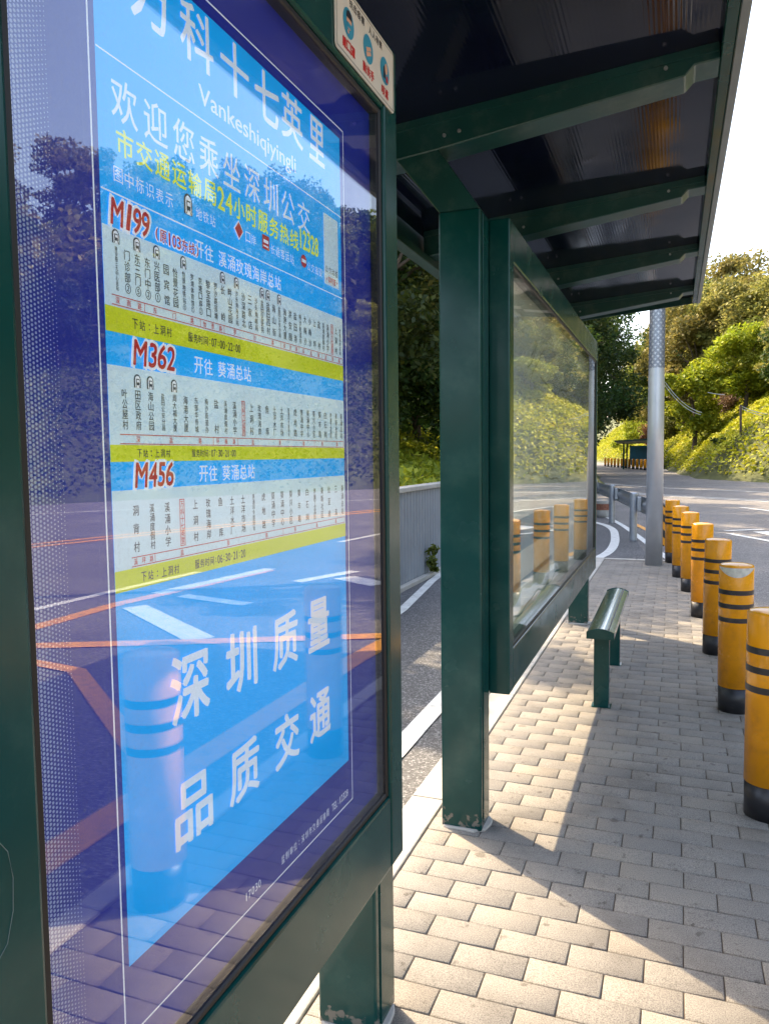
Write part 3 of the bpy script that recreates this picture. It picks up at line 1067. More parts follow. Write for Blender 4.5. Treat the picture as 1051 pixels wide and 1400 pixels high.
M456 = ["洞背村", "溪涌度假村", "溪涌小学", "万科十七英里", "上洞村", "玫瑰海岸", "鱼库", "土洋水厂", "土洋市场", "葵涌司令部旧址", "虎地路", "葵涌中学", "葵涌中心", "葵兴小区", "葵丰路",
        "白石岗", "奔康工业区", "葵新社区", "比亚迪", "三溪", "葵涌总站"]
columns(M456, 1.488, 1.426, 0.826, 1.500, 3, set(), [(0.07, "溪坪路"), (0.6, "盐葵路"), (1.0, "葵涌路")])
for c, y in zip("深圳质量", (0.936, 1.080, 1.232, 1.374)):
    S_w.put(c, y, 1.213, 0, 0.022, fit=(0.094, 0.098))
for c, y in zip("品质交通", (0.936, 1.080, 1.232, 1.374)):
    S_w.put(c, y, 1.026, 0, 0.022, fit=(0.092, 0.092))
y = 1.205
for c in "监制单位：深圳市交通运输局 TEL:12328":
    wd = 0.0145 if ord(c) > 255 else 0.0085
    if c != ' ':
        S_w.put(c, y, 0.806, 0, 0.0, fit=(wd * 0.85, 0.0155) if c not in ":：" else (0.003, 0.009))
    y += wd * 1.12
y = 1.075
for c in "17030":
    S_w.put(c, y, 0.806, 0, 0.0, fit=(0.008, 0.014)); y += 0.011
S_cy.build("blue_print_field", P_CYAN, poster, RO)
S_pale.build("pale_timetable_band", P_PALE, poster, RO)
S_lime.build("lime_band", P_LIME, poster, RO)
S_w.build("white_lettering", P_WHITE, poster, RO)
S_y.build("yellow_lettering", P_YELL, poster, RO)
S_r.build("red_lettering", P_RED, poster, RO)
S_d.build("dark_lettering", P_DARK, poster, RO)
# halftone strip along the near edge of the print
S_h = Sheet(PX + .0018)
pit = 0.0052
ncol = 15
for i in range(ncol):
    for j in range(int(1.62 / pit)):
        f = 1 - i / ncol
        yy = 0.627 + i * pit + (pit / 2 if j % 2 else 0) * 0
        S_h.disc(yy, 0.724 + j * pit + (pit / 2 if i % 2 else 0), pit * (0.12 + 0.42 * f), 7)
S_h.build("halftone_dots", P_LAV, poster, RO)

# scratch in the paint of the near stile
bm = bmesh.new()
sc_ = [(0.556, 1.165), (0.566, 1.15), (0.571, 1.12), (0.569, 1.085), (0.560, 1.055), (0.549, 1.045)]
tube(bm, [(FX + 0.0006, a, b) for a, b in sc_], 0.00045, 5)
bm.transform(Matrix.Translation(RO))
obj("paint_scratch", bm, mat("scratched_primer", (0.16, 0.22, 0.21), 0.6), rb)

# --- health notice stuck to the top rail
hn = thing("health_notice", "small cream health notice sticker on the top rail of the route board", "sign", (FX, 1.583, 2.42))
HO = Vector((-FX, -1.583, -2.42))
P_CREAM = flat("notice_cream", (0.74, 0.69, 0.60))
P_TEAL = flat("notice_teal", (0.05, 0.32, 0.48))
P_SKIN = flat("notice_skin", (0.75, 0.42, 0.28))
P_INK = flat("notice_ink", (0.03, 0.03, 0.04))
P_NRED = flat("notice_red", (0.60, 0.03, 0.03))
bm = bmesh.new()
def rrect(y0, y1, z0, z1, r, n=5):
    pts = []
    for cy_, cz_, a0 in ((y1 - r, z1 - r, 0), (y0 + r, z1 - r, 90), (y0 + r, z0 + r, 180), (y1 - r, z0 + r, 270)):
        for k in range(n + 1):
            a = math.radians(a0 + 90 * k / n)
            pts.append((cy_ + r * math.cos(a), cz_ + r * math.sin(a)))
    return pts
NY0, NY1, NZ0, NZ1 = 1.418, 1.748, 2.350, 2.488
prism(bm, rrect(NY0, NY1, NZ0, NZ1, 0.010), 'x', FX + 0.0004, FX + 0.003)
bm.transform(Matrix.Translation(HO))
card = obj("card", bm, P_CREAM, hn)
S1, S2, S3, S4 = Sheet(FX + .0036), Sheet(FX + .0036), Sheet(FX + .0048), Sheet(FX + .0036)
S1.frame(NY0 + .005, NY1 - .005, NZ0 + .005, NZ1 - .005, 0.0014)
for i, c in enumerate("抗击疫情"):
    S1.put(c, 1.497 + i * 0.0205, 2.467, 0, 0.01, fit=(0.017, 0.017))
for i, c in enumerate("人人有责"):
    S1.put(c, 1.601 + i * 0.0205, 2.467, 0, 0.01, fit=(0.017, 0.017))
S1.build('ink_lettering', P_INK, card, HO)
for k, (yc, tx) in enumerate(((1.482, "戴口罩"), (1.588, "勤洗手"), (1.688, "咳遮"))):
    S1, S2, S3, S4 = Sheet(FX + .0036), Sheet(FX + .0036), Sheet(FX + .0048), Sheet(FX + .0036)
    S2.disc(yc, 2.422, 0.028, 24, 0.029)
    S2.disc(yc, 2.422, 0.024, 24, 0.025, 0.0004)
    if k == 0:
        S3.disc(yc, 2.424, 0.013, 16, 0.015)
        S1.poly([(yc - .015, 2.430), (yc + .015, 2.430), (yc + .012, 2.442), (yc, 2.446), (yc - .012, 2.442)], 0.0016)
        S2.poly([(yc - .012, 2.412), (yc + .012, 2.412), (yc + .012, 2.422), (yc - .012, 2.422)], 0.0016)
        S3.disc(yc - .005, 2.404, 0.004, 8)
    elif k == 1:
        for d in (-.006, .004):
            S3.poly([(yc - .016, 2.416 + d), (yc + .010, 2.426 + d), (yc + .014, 2.420 + d), (yc - .012, 2.408 + d)], abs(d) * .05)
    else:
        S3.disc(yc + .006, 2.428, 0.009, 12, 0.012)
        S1.poly([(yc - .012, 2.404), (yc + .002, 2.404), (yc - .002, 2.430), (yc - .010, 2.430)], 0.0010)
        S4.poly([(yc + .004, 2.400), (yc + .018, 2.400), (yc + .014, 2.414), (yc + .006, 2.414)], 0.0012)
    for i, c in enumerate(tx):
        S4.put(c, yc - 0.011 * (len(tx) - 1) + i * 0.022, 2.376, 0, 0.03, fit=(0.0195, 0.021))
    ro = S2.build("teal_roundel", P_TEAL, card, HO)
    S1.build("ink_figure", P_INK, card, HO)
    S3.build("skin_figure", P_SKIN, card, HO)
    S4.build("red_lettering", P_NRED, card, HO)

# --- far advertising cabinet
ab = thing("advert_cabinet", "long green framed glass display case behind the bench, reflecting the hillside", "display case", (FX, 5.0, 0.54))
AO = Vector((-FX, -5.0, -0.54))
cabinet(ab, 3.118, 6.89, 3.20, 6.845, AO, GLASS2)
P_FADED = mat("faded_paper", (0.60, 0.63, 0.50), 0.8, var=0.25, scale=1.5, dirt=(0.38, 0.36, 0.24), dirt_scale=2.2, dirt_amt=0.7)
P_FTEAL = flat("faded_teal", (0.06, 0.25, 0.25), var=0.15)
P_FGREY = flat("faded_grey", (0.16, 0.17, 0.16), var=0.2)
P_CRUMP = flat("crumpled_white", (0.86, 0.90, 0.90), var=0.06, emit=0.12)  # slight glow added so the paper edge reads bright inside the shaded case
bm = bmesh.new()
box(bm, -0.712, -0.700, 3.19, 6.855, 0.71, 2.35)
bm.transform(Matrix.Translation(AO))
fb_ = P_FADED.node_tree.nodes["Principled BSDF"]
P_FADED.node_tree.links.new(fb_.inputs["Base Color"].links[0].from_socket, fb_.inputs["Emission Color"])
fb_.inputs["Emission Strength"].default_value = 0.07  # weak glow mixed into the paper to imitate pale haze; case is unlit
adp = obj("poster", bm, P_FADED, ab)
S5, S6, S7 = Sheet(-.6992), Sheet(-.6984), Sheet(-.6984)
S5.rect(3.21, 4.75, 1.075, 1.235)
S5.rect(3.21, 4.75, 0.90, 0.93)
for i, c in enumerate("深圳公交"):
    S6 = Sheet(-.6984)
    S6.put(c, 3.40 + i * 0.33, 1.155, 0, 0.02, fit=(0.24, 0.11))
    S6.build("grey_lettering", P_FGREY, adp, AO)
S5.build("teal_band", P_FTEAL, adp, AO)
P_MAP = mat("faded_map_print", (0.66, 0.72, 0.66), 0.8, var=0.12, scale=1.2, dirt=(0.42, 0.50, 0.40), dirt_scale=1.6, dirt_amt=0.6)
S8 = Sheet(-.6990)
S8.rect(3.34, 6.62, 1.32, 2.20)
S8.build("map_sheet", P_MAP, adp, AO)
Rm = random.Random(5)
for k in range(16):
    y_, z_ = Rm.uniform(3.4, 6.3), Rm.uniform(1.4, 2.1)
    a_ = Rm.uniform(-0.6, 0.6)
    pl = [(y_, z_)]
    for q in range(16):
        a_ += Rm.uniform(-0.5, 0.5)
        y_ += 0.09 * math.cos(a_)
        z_ += 0.045 * math.sin(a_)
        if not (3.36 < y_ < 6.6 and 1.34 < z_ < 2.18):
            break
        pl.append((y_, z_))
    S9 = Sheet(-.6984)
    for p_, q_ in zip(pl, pl[1:]):
        S9.poly([(p_[0], p_[1] - 0.004), (q_[0], q_[1] - 0.004), (q_[0], q_[1] + 0.004), (p_[0], p_[1] + 0.004)], 0.00003 * k)
    if S9.F:
        S9.build("map_line", P_FGREY, adp, AO)
# sagging, water-curled lower edge of the paper
n = 120
V, F = [], []
for i in range(n + 1):
    y = 3.205 + 1.75 * i / n
    zt = 0.865 + 0.018 * math.sin(y * 7) + 0.012 * math.sin(y * 17 + 1) - 0.02 * (i / n)
    zb = 0.785 + 0.016 * math.sin(y * 8.3 + 2) + 0.008 * math.sin(y * 21)
    for k in range(5):
        f = k / 4
        V.append((-0.690 + 0.016 * math.sin(f * math.pi) * (0.6 + 0.4 * math.sin(y * 11)) + AO.x, y + AO.y, zb + (zt - zb) * f + AO.z))
for i in range(n):
    for k in range(4):
        a = i * 5 + k
        F.append((a, a + 5, a + 6, a + 1))
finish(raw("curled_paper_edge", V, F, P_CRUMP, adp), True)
V, F = [], []
for i in range(n + 1):
    y = 3.205 + 1.75 * i / n
    zc = 0.812 + 0.014 * math.sin(y * 7.9 + 1.6) + 0.006 * math.sin(y * 19)
    for q in (-0.005, 0.005):
        V.append((-0.671 + AO.x, y + AO.y, zc + q + AO.z))
for i in range(n):
    F.append((2 * i, 2 * i + 2, 2 * i + 3, 2 * i + 1))
raw("teal_stripe", V, F, P_FTEAL, adp)

COL.objects.unlink(curo)
bpy.data.objects.remove(curo)

# ------------------------------------------------------------------ bench
bn = thing("bench", "narrow dark green metal bench with domed seat on the brick pavement", "bench", (-0.39, 5.3, 0))
BO = Vector((0.39, -5.3, 0))
bm = bmesh.new()
n = 14
x0, x1 = -0.475, -0.318
pts = [(x0, 0.446)] + [(x0 + (x1 - x0) * i / n, 0.482 + 0.036 * math.sin(math.pi * (0.12 + 0.76 * i / n)) - 0.013) for i in range(n + 1)] + [(x1, 0.446)]
prism(bm, pts, 'y', 4.64, 6.12)
bm.transform(Matrix.Translation(BO))
BENCH_TOP = mat("bench_paint", (0.10, 0.20, 0.175), 0.2, var=0.1, scale=6, spec=0.8, coat=0.8, rvar=0.04)
seat = obj("seat", bm, BENCH_TOP, bn)
for yy in (4.634, 6.12):
    bm = bmesh.new()
    prism(bm, [(p[0] * 1.0 + (0.002 if p[0] > -0.39 else -0.002), p[1] + (0.003 if p[1] > 0.45 else -0.002)) for p in pts], 'y', yy, yy + 0.006)
    bm.transform(Matrix.Translation(BO))
    obj("end_cap", bm, GREEN, seat)
bm = bmesh.new()
box(bm, -0.352, -0.346, 4.66, 6.10, 0.4985, 0.5035)
bm.transform(Matrix.Translation(BO))
obj("groove_strip", bm, BLACK, seat)
for yy in (4.73, 5.72):
    bm = bmesh.new()
    box(bm, -0.442, -0.352, yy, yy + 0.07, 0.0, 0.447, 0.005)
    box(bm, -0.455, -0.338, yy - 0.01, yy + 0.08, 0.001, 0.006, 0.002, 1)
    bm.transform(Matrix.Translation(BO))
    obj("leg", bm, GREEN, bn)

# ------------------------------------------------------------------ bollards
BR = 0.096
def bollard_mesh(root, stripes, base, top=0.885):
    bm = bmesh.new()
    lathe(bm, [(BR, base), (BR, top - 0.012), (BR - 0.004, top - 0.004), (BR - 0.012, top), (BR * 0.5, top + 0.007), (0.012, top + 0.009)], 40)
    obj("yellow_tube", bm, YEL, root, True)
    bm = bmesh.new()
    lathe(bm, [(BR - 0.003, 0.0), (BR - 0.002, base + 0.004)], 40)
    obj("black_base", bm, BLK, root, True)
    for z, h in stripes:
        bm = bmesh.new()
        lathe(bm, [(BR + 0.0012, z - h / 2), (BR + 0.0012, z + h / 2)], 40, cap=False)
        obj("black_stripe", bm, BLK, root, True)
STR = [(0.725, 0.028), (0.643, 0.028), (0.560, 0.028)]
G_B = "yellow and black bollards along the kerb"
bpos = [(0.365, 0.74), (0.38, 2.13), (0.395, 3.53), (0.361, 4.95), (0.318, 6.33), (0.26, 7.72), (0.182, 9.12), (0.087, 10.15), (-0.01, 11.6 - 0.15)]
blab = ["yellow and black bollard beside the camera, first of the row by the kerb",
        "yellow and black bollard out of frame, second of the row, mirrored in the route board",
        "nearest yellow and black bollard in view, cut by the right edge of the photo",
        "yellow and black bollard with a pale worn crescent under its cap",
        "third yellow and black bollard in view, just behind the one with the worn crescent",
        "fourth yellow and black bollard in view along the kerb, in the middle of the row",
        "fifth yellow and black bollard in view along the kerb",
        "second farthest yellow and black bollard of the kerb row",
        "farthest yellow and black bollard of the kerb row, just right of the lamp pole"]
b0 = thing("bollard", blab[0], "bollard", (*bpos[0], 0), G_B)
bollard_mesh(b0, STR, 0.150)
for (x, y), lb in zip(bpos[1:], blab[1:]):
    r = dup(b0, (x, y, 0), random.uniform(0, 6), label=lb)
    r.rotation_euler.x = random.uniform(-0.008, 0.008)
    r.rotation_euler.y = random.uniform(-0.008, 0.008)
    if "worn crescent under" in lb:
        r.rotation_euler.x = 0.0
        bm = bmesh.new()
        n = 16
        a0 = -math.pi / 2 - r.rotation_euler.z - 0.05
        lo, hi = [], []
        for i in range(n + 1):
            t = -1.25 + 2.5 * i / n
            rr = BR + 0.0022
            c, s = math.cos(a0 + t), math.sin(a0 + t)
            zz = 0.871 - 0.055 * math.cos(t / 1.25 * math.pi / 2)
            lo.append(bm.verts.new((rr * c, rr * s, zz)))
            hi.append(bm.verts.new((rr * c, rr * s, 0.872)))
        for i in range(n):
            bm.faces.new((lo[i], lo[i + 1], hi[i + 1], hi[i]))
        obj("worn_patch", bm, WORN, r)

# ------------------------------------------------------------------ lamp pole
lp = thing("lamp_pole", "tall silver grey lamp pole with dark wave pattern, standing at the pavement end", "lamp post", (-0.247, 11.15, 0))
bm = bmesh.new()
lathe(bm, [(0.114, 0.0), (0.107, 2.0), (0.100, 3.6), (0.086, 7.0), (0.08, 8.6)], 36)
obj("pole_tube", bm, POLE, lp, True)
bm = bmesh.new()
tube(bm, [(0, 0, 8.5), (0.25, 0, 8.85), (0.9, -0.05, 9.0), (1.7, -0.1, 9.05)], [0.05, 0.045, 0.04, 0.035])
obj("lamp_arm", bm, POLE, lp, True)
bm = bmesh.new()
box(bm, 1.6, 2.25, -0.22, 0.04, 9.0, 9.09, 0.03)
obj("lamp_head", bm, POLE, lp)
# overlapping wave scales wrapped round the tube
V, F = [], []
cols = 9
Wd = 2 * math.pi / cols
R0 = Wd / 2
rad_at = lambda z: np.interp(z, [2, 3.6, 7], [0.107, 0.100, 0.086]) + 0.0016
rows = 22
zpit = 0.115 * R0
def inside_lower(a, z, row, col):
    for dr in (1, 2):
        rr = row - dr
        if rr < 0:
            continue
        cz = 2.70 + rr * zpit
        for dc in (-2, -1, 0, 1, 2):
            ca = (round(col) + dc + (0.5 if rr % 2 else 0.0)) * Wd
            if ((a - ca) ** 2 + ((z - cz) / 0.115) ** 2) < (R0 * 1.0) ** 2 and z > cz:
                return True
    return False
for row in range(rows):
    cz = 2.70 + row * zpit
    for col in range(cols):
        ca = (col + (0.5 if row % 2 else 0)) * Wd
        for ri, ro in ((0.90, 1.0), (0.70, 0.80), (0.50, 0.60), (0.30, 0.40)):
            for k in range(14):
                t0, t1 = math.pi * k / 14, math.pi * (k + 1) / 14
                tm = (t0 + t1) / 2
                rm = (ri + ro) / 2 * R0
                am, zm = ca + rm * math.cos(tm), cz + 0.115 * rm * math.sin(tm)
                if inside_lower(am, zm, row, ca / Wd):
                    continue
                b = len(V)
                for rr, tt in ((ri, t0), (ro, t0), (ro, t1), (ri, t1)):
                    a, z = ca + rr * R0 * math.cos(tt), cz + 0.115 * rr * R0 * math.sin(tt)
                    q = rad_at(z)
                    V.append((q * math.cos(a), q * math.sin(a), z))
                F.append((b, b + 1, b + 2, b + 3))
raw("wave_pattern", V, F, POLE_INK, lp)

# ------------------------------------------------------------------ corrugated fence on the left
cf = thing("corrugated_fence", "low grey corrugated metal fence with pale concrete cap behind the shelter", "fence", (-3.2, 4, -0.12))
CO = Vector((3.2, -4, 0.12))
V, F = [], []
ys = np.arange(-6, 24, 0.02)
for i, y in enumerate(ys):
    ph = (y / 0.12) % 1.0
    x = -3.18 + 0.022 * (0.0 if ph < 0.35 else (1.0 if 0.5 <= ph < 0.85 else (ph - 0.35) / 0.15 if ph < 0.5 else (1 - ph) / 0.15))
    V += [(x + CO.x, y + CO.y, -0.12 + CO.z), (x + CO.x, y + CO.y, 1.09 + CO.z)]
for i in range(len(ys) - 1):
    F.append((2 * i, 2 * i + 2, 2 * i + 3, 2 * i + 1))
raw("corrugated_sheet", V, F, FENCE, cf)
bm = bmesh.new()
box(bm, -3.34, -3.12, -6, 24, 1.092, 1.15, 0.008)
bm.transform(Matrix.Translation(CO))
obj("cap", bm, CONC, cf)
bm = bmesh.new()
box(bm, -3.33, -3.20, -6, 24, -0.3, 1.09)
bm.transform(Matrix.Translation(CO))
obj("backing_wall", bm, CONC, cf)
bm = bmesh.new()
box(bm, -3.16, -3.08, -6, 22, -0.118, -0.06, 0.008)
bm.transform(Matrix.Translation(CO))
obj("kerb_edge", bm, CONC, cf)

# ------------------------------------------------------------------ guard rail
gr = thing("guard_rail", "galvanised steel guard rail with striped black and yellow end beside the lamp pole", "guard rail", (-0.7, 15, -0.12))
GO = Vector((0.7, -15, 0.12))
path = [(-0.10, 12.6), (-0.22, 13.2), (-0.42, 14.2), (-0.78, 16.0), (-1.30, 18.8), (-1.95, 21.8), (-2.75, 25.0)]
prof = [(0.0, 0.31), (0.03, 0.29), (0.045, 0.255), (0.03, 0.215), (0.0, 0.19), (-0.012, 0.155), (0.0, 0.12), (0.03, 0.095), (0.045, 0.055), (0.03, 0.02), (0.0, 0.0)]
def wbeam(pth, z0, m, name, seg=None):
    V, F = [], []
    n = len(prof)
    P = [Vector(p) for p in pth]
    for i, p in enumerate(P):
        d = (P[min(i + 1, len(P) - 1)] - P[max(0, i - 1)]).normalized()
        nrm = Vector((d.y, -d.x))
        for o_, z in prof:
            q = p + nrm * (o_ + 0.06)
            V.append((q.x + GO.x, q.y + GO.y, z0 + z + GO.z))
        for o_, z in prof[::-1]:
            q = p + nrm * (o_ + 0.055)
            V.append((q.x + GO.x, q.y + GO.y, z0 + z + GO.z))
    k = 2 * n
    for i in range(len(P) - 1):
        for j in range(k):
            F.append((i * k + j, i * k + (j + 1) % k, (i + 1) * k + (j + 1) % k, (i + 1) * k + j))
    return raw(name, V, F, m, gr)
wbeam(path[1:], 0.42, STEEL, "rail_beam")
for x, y in ((-0.713, 15.2), (-1.374, 18.9), (-2.1, 22.4)):
    bm = bmesh.new()
    lathe(bm, [(0.07, -0.12), (0.07, 0.78), (0.06, 0.80), (0.02, 0.805)], 20, x, y)
    box(bm, x + 0.068, x + 0.14, y - 0.06, y + 0.06, 0.46, 0.72, 0.004)
    bm.transform(Matrix.Translation(GO))
    obj("rail_post", bm, STEEL, gr, False)
def chevron_mat():
    m, t, b = newmat("black_yellow_stripes")
    tc = N(t, "ShaderNodeTexCoord")
    sp = N(t, "ShaderNodeSeparateXYZ")
    t.links.new(tc.outputs["Object"], sp.inputs[0])
    a = N(t, "ShaderNodeMath", operation='ADD')
    t.links.new(sp.outputs[0], a.inputs[0])
    t.links.new(sp.outputs[2], a.inputs[1])
    mm = N(t, "ShaderNodeMath", operation='MULTIPLY_ADD')
    t.links.new(a.outputs[0], mm.inputs[0])
    mm.inputs[1].default_value = 4.2
    mm.inputs[2].default_value = 10.15
    fr = N(t, "ShaderNodeMath", operation='FRACT')
    t.links.new(mm.outputs[0], fr.inputs[0])
    r = ramp(t, [(0.5, (0.02, 0.02, 0.02)), (0.501, (0.75, 0.30, 0.015))])
    t.links.new(fr.outputs[0], r.inputs[0])
    t.links.new(r.outputs[0], b.inputs["Base Color"])
    b.inputs["Roughness"].default_value = 0.4
    return m
bm = bmesh.new()
pts = []
cxr, cyr = -0.065, 12.60
for i in range(15):
    t = math.pi * (-0.15 + 1.25 * i / 14)
    pts.append((cxr - 0.17 + 0.17 * math.cos(t), cyr + 0.10 - 0.17 * math.sin(t)))
inn = [((p[0] - (cxr - 0.17)) * 0.93 + cxr - 0.17, (p[1] - cyr - 0.10) * 0.93 + cyr + 0.10) for p in pts][::-1]
prism(bm, pts + inn, 'z', 0.10, 0.74)
bm.transform(Matrix.Translation(GO))
obj("striped_end", bm, chevron_mat(), gr)
# ------------------------------------------------------------------ bucket by the lane
bk = thing("stone_planter", "squat grey pot of stones on the asphalt at the far edge of the display case", "pot", (-1.72, 20.7, -0.12))
bm = bmesh.new()
lathe(bm, [(0.20, 0.0), (0.23, 0.08), (0.235, 0.22), (0.255, 0.40), (0.27, 0.44), (0.25, 0.45), (0.235, 0.40), (0.05, 0.39)], 24)
obj("pot_body", bm, CONC, bk, True)
bm = bmesh.new()
lathe(bm, [(0.243, 0.20), (0.258, 0.36)], 24, cap=False)
obj("painted_band", bm, mat("brick_red", (0.30, 0.12, 0.07), 0.8, var=0.4, scale=18), bk)

# ------------------------------------------------------------------ far shelter and its bollards
fs = thing("far_bus_shelter", "small far bus shelter with dark flat roof across the road, left of the lamp pole", "bus shelter", (-3.6, 84, -0.1))
for px in (-1.25, 1.6):
    for py in (-2.4, 3.4):
        bm = bmesh.new()
        box(bm, px - 0.08, px + 0.08, py - 0.08, py + 0.08, 0, 2.75)
        obj("post", bm, GREEN, fs)
bm = bmesh.new()
prism(bm, [(-2.1, 2.80), (1.9, 2.95), (1.9, 3.12), (-2.1, 2.94)], 'y', -3.6, 4.2)
obj("roof", bm, GREEN_D, fs)
for k in range(6):
    bm = bmesh.new()
    yy = -3.2 + k * 1.4
    prism(bm, [(-1.9, 2.66), (1.7, 2.70), (1.7, 2.94), (-1.9, 2.80)], 'y', yy, yy + 0.15)
    obj("roof_rib", bm, CONC, fs)
TEAL = mat("teal_panel", (0.03, 0.26, 0.46), 0.25)
for q in ((-0.95, 1.6, 3.1, 3.3), (1.3, 1.5, -2.2, 3.0)):
    bm = bmesh.new()
    box(bm, *q, 0.35, 2.45, 0.02)
    obj("teal_panel", bm, TEAL, fs)
LBF = "short yellow bollard in the distant row before the far bus shelter"
p0, p1 = np.array([-2.3, 76.5]), np.array([-8.4, 103.0])
fb = None
for k in range(13):
    q = p0 + (p1 - p0) * (k / 12) ** 1.15
    if fb is None:
        fb = thing("bollard", LBF, "bollard", (q[0], q[1], -0.1), "bollards before the far shelter")
        bm = bmesh.new()
        lathe(bm, [(0.14, 0.2), (0.14, 1.02), (0.10, 1.05)], 12)
        obj("yellow_tube", bm, YEL, fb, True)
        bm = bmesh.new()
        lathe(bm, [(0.139, 0.0), (0.139, 0.2)], 12)
        obj("black_base", bm, BLK, fb, True)
    else:
        dup(fb, (q[0], q[1], -0.1))
bm = bmesh.new()
prism(bm, [(-2.0, 75), (0.2, 75), (-2.0, 90), (-8, 106), (-9, 105), (-2.9, 82)], 'z', -0.13, -0.095)
tag(obj("far_pavement", bm, CONC), kind='structure')

# ------------------------------------------------------------------ vegetation
def leaf_quads(C, size, up=0.35, stretch=1.5):
    """rhombus leaves at points C, random orientation"""
    n = len(C)
    nr = rng.normal(size=(n, 3))
    nr[:, 2] = np.abs(nr[:, 2]) + up
    nr /= np.linalg.norm(nr, axis=1, keepdims=True)
    a = rng.normal(size=(n, 3))
    a -= nr * (a * nr).sum(1, keepdims=True)
    a /= np.linalg.norm(a, axis=1, keepdims=True)
    b = np.cross(nr, a)
    s = size * rng.uniform(0.6, 1.35, size=(n, 1))
    V = np.stack([C - a * s * stretch * 0.5, C + b * s * 0.42 + nr * s * 0.10, C + a * s * stretch * 0.5, C - b * s * 0.42 + nr * s * 0.10], 1)
    F = np.arange(n * 4).reshape(n, 4)
    return V.reshape(-1, 3), F

def crown_points(n, rx, rz, zc, clumps, cr, hollow=0.45, seed=0):
    g = np.random.default_rng(seed)
    d = g.normal(size=(clumps, 3))
    d /= np.linalg.norm(d, axis=1, keepdims=True)
    rad = hollow + (1 - hollow) * g.random((clumps, 1)) ** 0.6
    K = d * rad * np.array([rx, rx, rz]) + np.array([0, 0, zc])
    kr = cr * g.uniform(0.55, 1.3, clumps)
    idx = g.integers(0, clumps, n)
    e = g.normal(size=(n, 3))
    e /= np.linalg.norm(e, axis=1, keepdims=True)
    rr = g.random((n, 1)) ** 0.45
    P = K[idx] + e * rr * kr[idx][:, None] * np.array([1, 1, 0.75])
    P += g.normal(size=(n, 3)) * 0.05 * cr
    return P, K

def make_tree(name, label, leafm, h, rx, rz, leaves, lsize, clumps, cr, seed, group=None, trunk_r=0.16, droop=0.0):
    t = thing(name, label, "tree", (0, 0, 0), group)
    zc = h - rz
    P, K = crown_points(leaves, rx, rz, zc, clumps, cr, seed=seed)
    V, F = leaf_quads(P, lsize)
    raw("crown", V, F, leafm, t)
    bm = bmesh.new()
    g = random.Random(seed)
    top = Vector((g.uniform(-.3, .3), g.uniform(-.3, .3), zc))
    mid = Vector((g.uniform(-.2, .2), g.uniform(-.2, .2), zc * 0.5))
    tube(bm, [(0, 0, -0.6), (0, 0, 0.1), mid, top], [trunk_r * 1.35, trunk_r, trunk_r * 0.8, trunk_r * 0.45], 8)
    for k in range(0, len(K), max(1, len(K) // 9)):
        q = Vector(K[k])
        s = mid.lerp(top, g.uniform(0.1, 1.0))
        m_ = s.lerp(q, 0.5) + Vector((0, 0, 0.12 * (q - s).length))
        tube(bm, [s, m_, q], [trunk_r * 0.38, trunk_r * 0.25, trunk_r * 0.08], 5)
    obj("trunk", bm, BARK, t, True)
    return t

def hz(x, y):
    return float(hill_h(np.array([x]), np.array([y]))[0])
def lz(x, y):
    return float(left_h(np.array([x]), np.array([y]))[0])

# ground cover on the slope
n = 170000
g = np.random.default_rng(3)
seglen = np.hypot(*np.diff(HB[1:14], axis=0).T)
cum = np.r_[0, np.cumsum(seglen)]
u = g.random(n * 2) * cum[-1]
k = np.searchsorted(cum, u, side='right') - 1
k = np.clip(k, 0, len(seglen) - 1)
f = (u - cum[k]) / seglen[k]
A = HB[1:14]
base = A[k] + (A[k + 1] - A[k]) * f[:, None]
dirv = (A[k + 1] - A[k]) / seglen[k][:, None]
nrm = np.stack([dirv[:, 1], -dirv[:, 0]], 1)
dd = g.random(n * 2) ** 0.85 * 14
pt2 = base + nrm * dd[:, None] + g.normal(size=(n * 2, 2)) * 0.3
sdv = sdist(pt2[:, 0], pt2[:, 1], HB)
dist = np.hypot(pt2[:, 0], pt2[:, 1])
ok = (sdv > 0.05) & (sdv < 13.5)
pt2 = pt2[ok][:n]
hgt = hill_h(pt2[:, 0], pt2[:, 1])
lump = 0.35 * np.abs(np.sin(pt2[:, 0] * 0.9) * np.sin(pt2[:, 1] * 0.8 + 1)) + 0.25 * np.abs(np.sin(pt2[:, 0] * 2.3 + 2) * np.sin(pt2[:, 1] * 1.9))
C = np.stack([pt2[:, 0], pt2[:, 1], hgt + (lump + 0.14) * g.random(len(pt2)) ** 0.5], 1)
V, F = leaf_quads(C, 0.20, up=0.6, stretch=1.25)
far_ = (C[:, 0] / np.maximum(C[:, 1], 1e-3) < 0.31) & (C[:, 1] > 0)
Cn = C[~far_]
V, F = leaf_quads(Cn, 0.16, up=0.5, stretch=1.3)
tag(raw("undergrowth", V, F, L_DRK2), "dark green undergrowth on the bank beside the main road, mirrored in the route board", "undergrowth", kind='stuff')
C = C[far_]
V, F = leaf_quads(C, 0.20, up=0.6, stretch=1.25)
tag(raw("ground_cover", V, F, L_GROUND), "bright yellow green creeping ground cover on the slope across the road", "ground cover", kind='stuff')

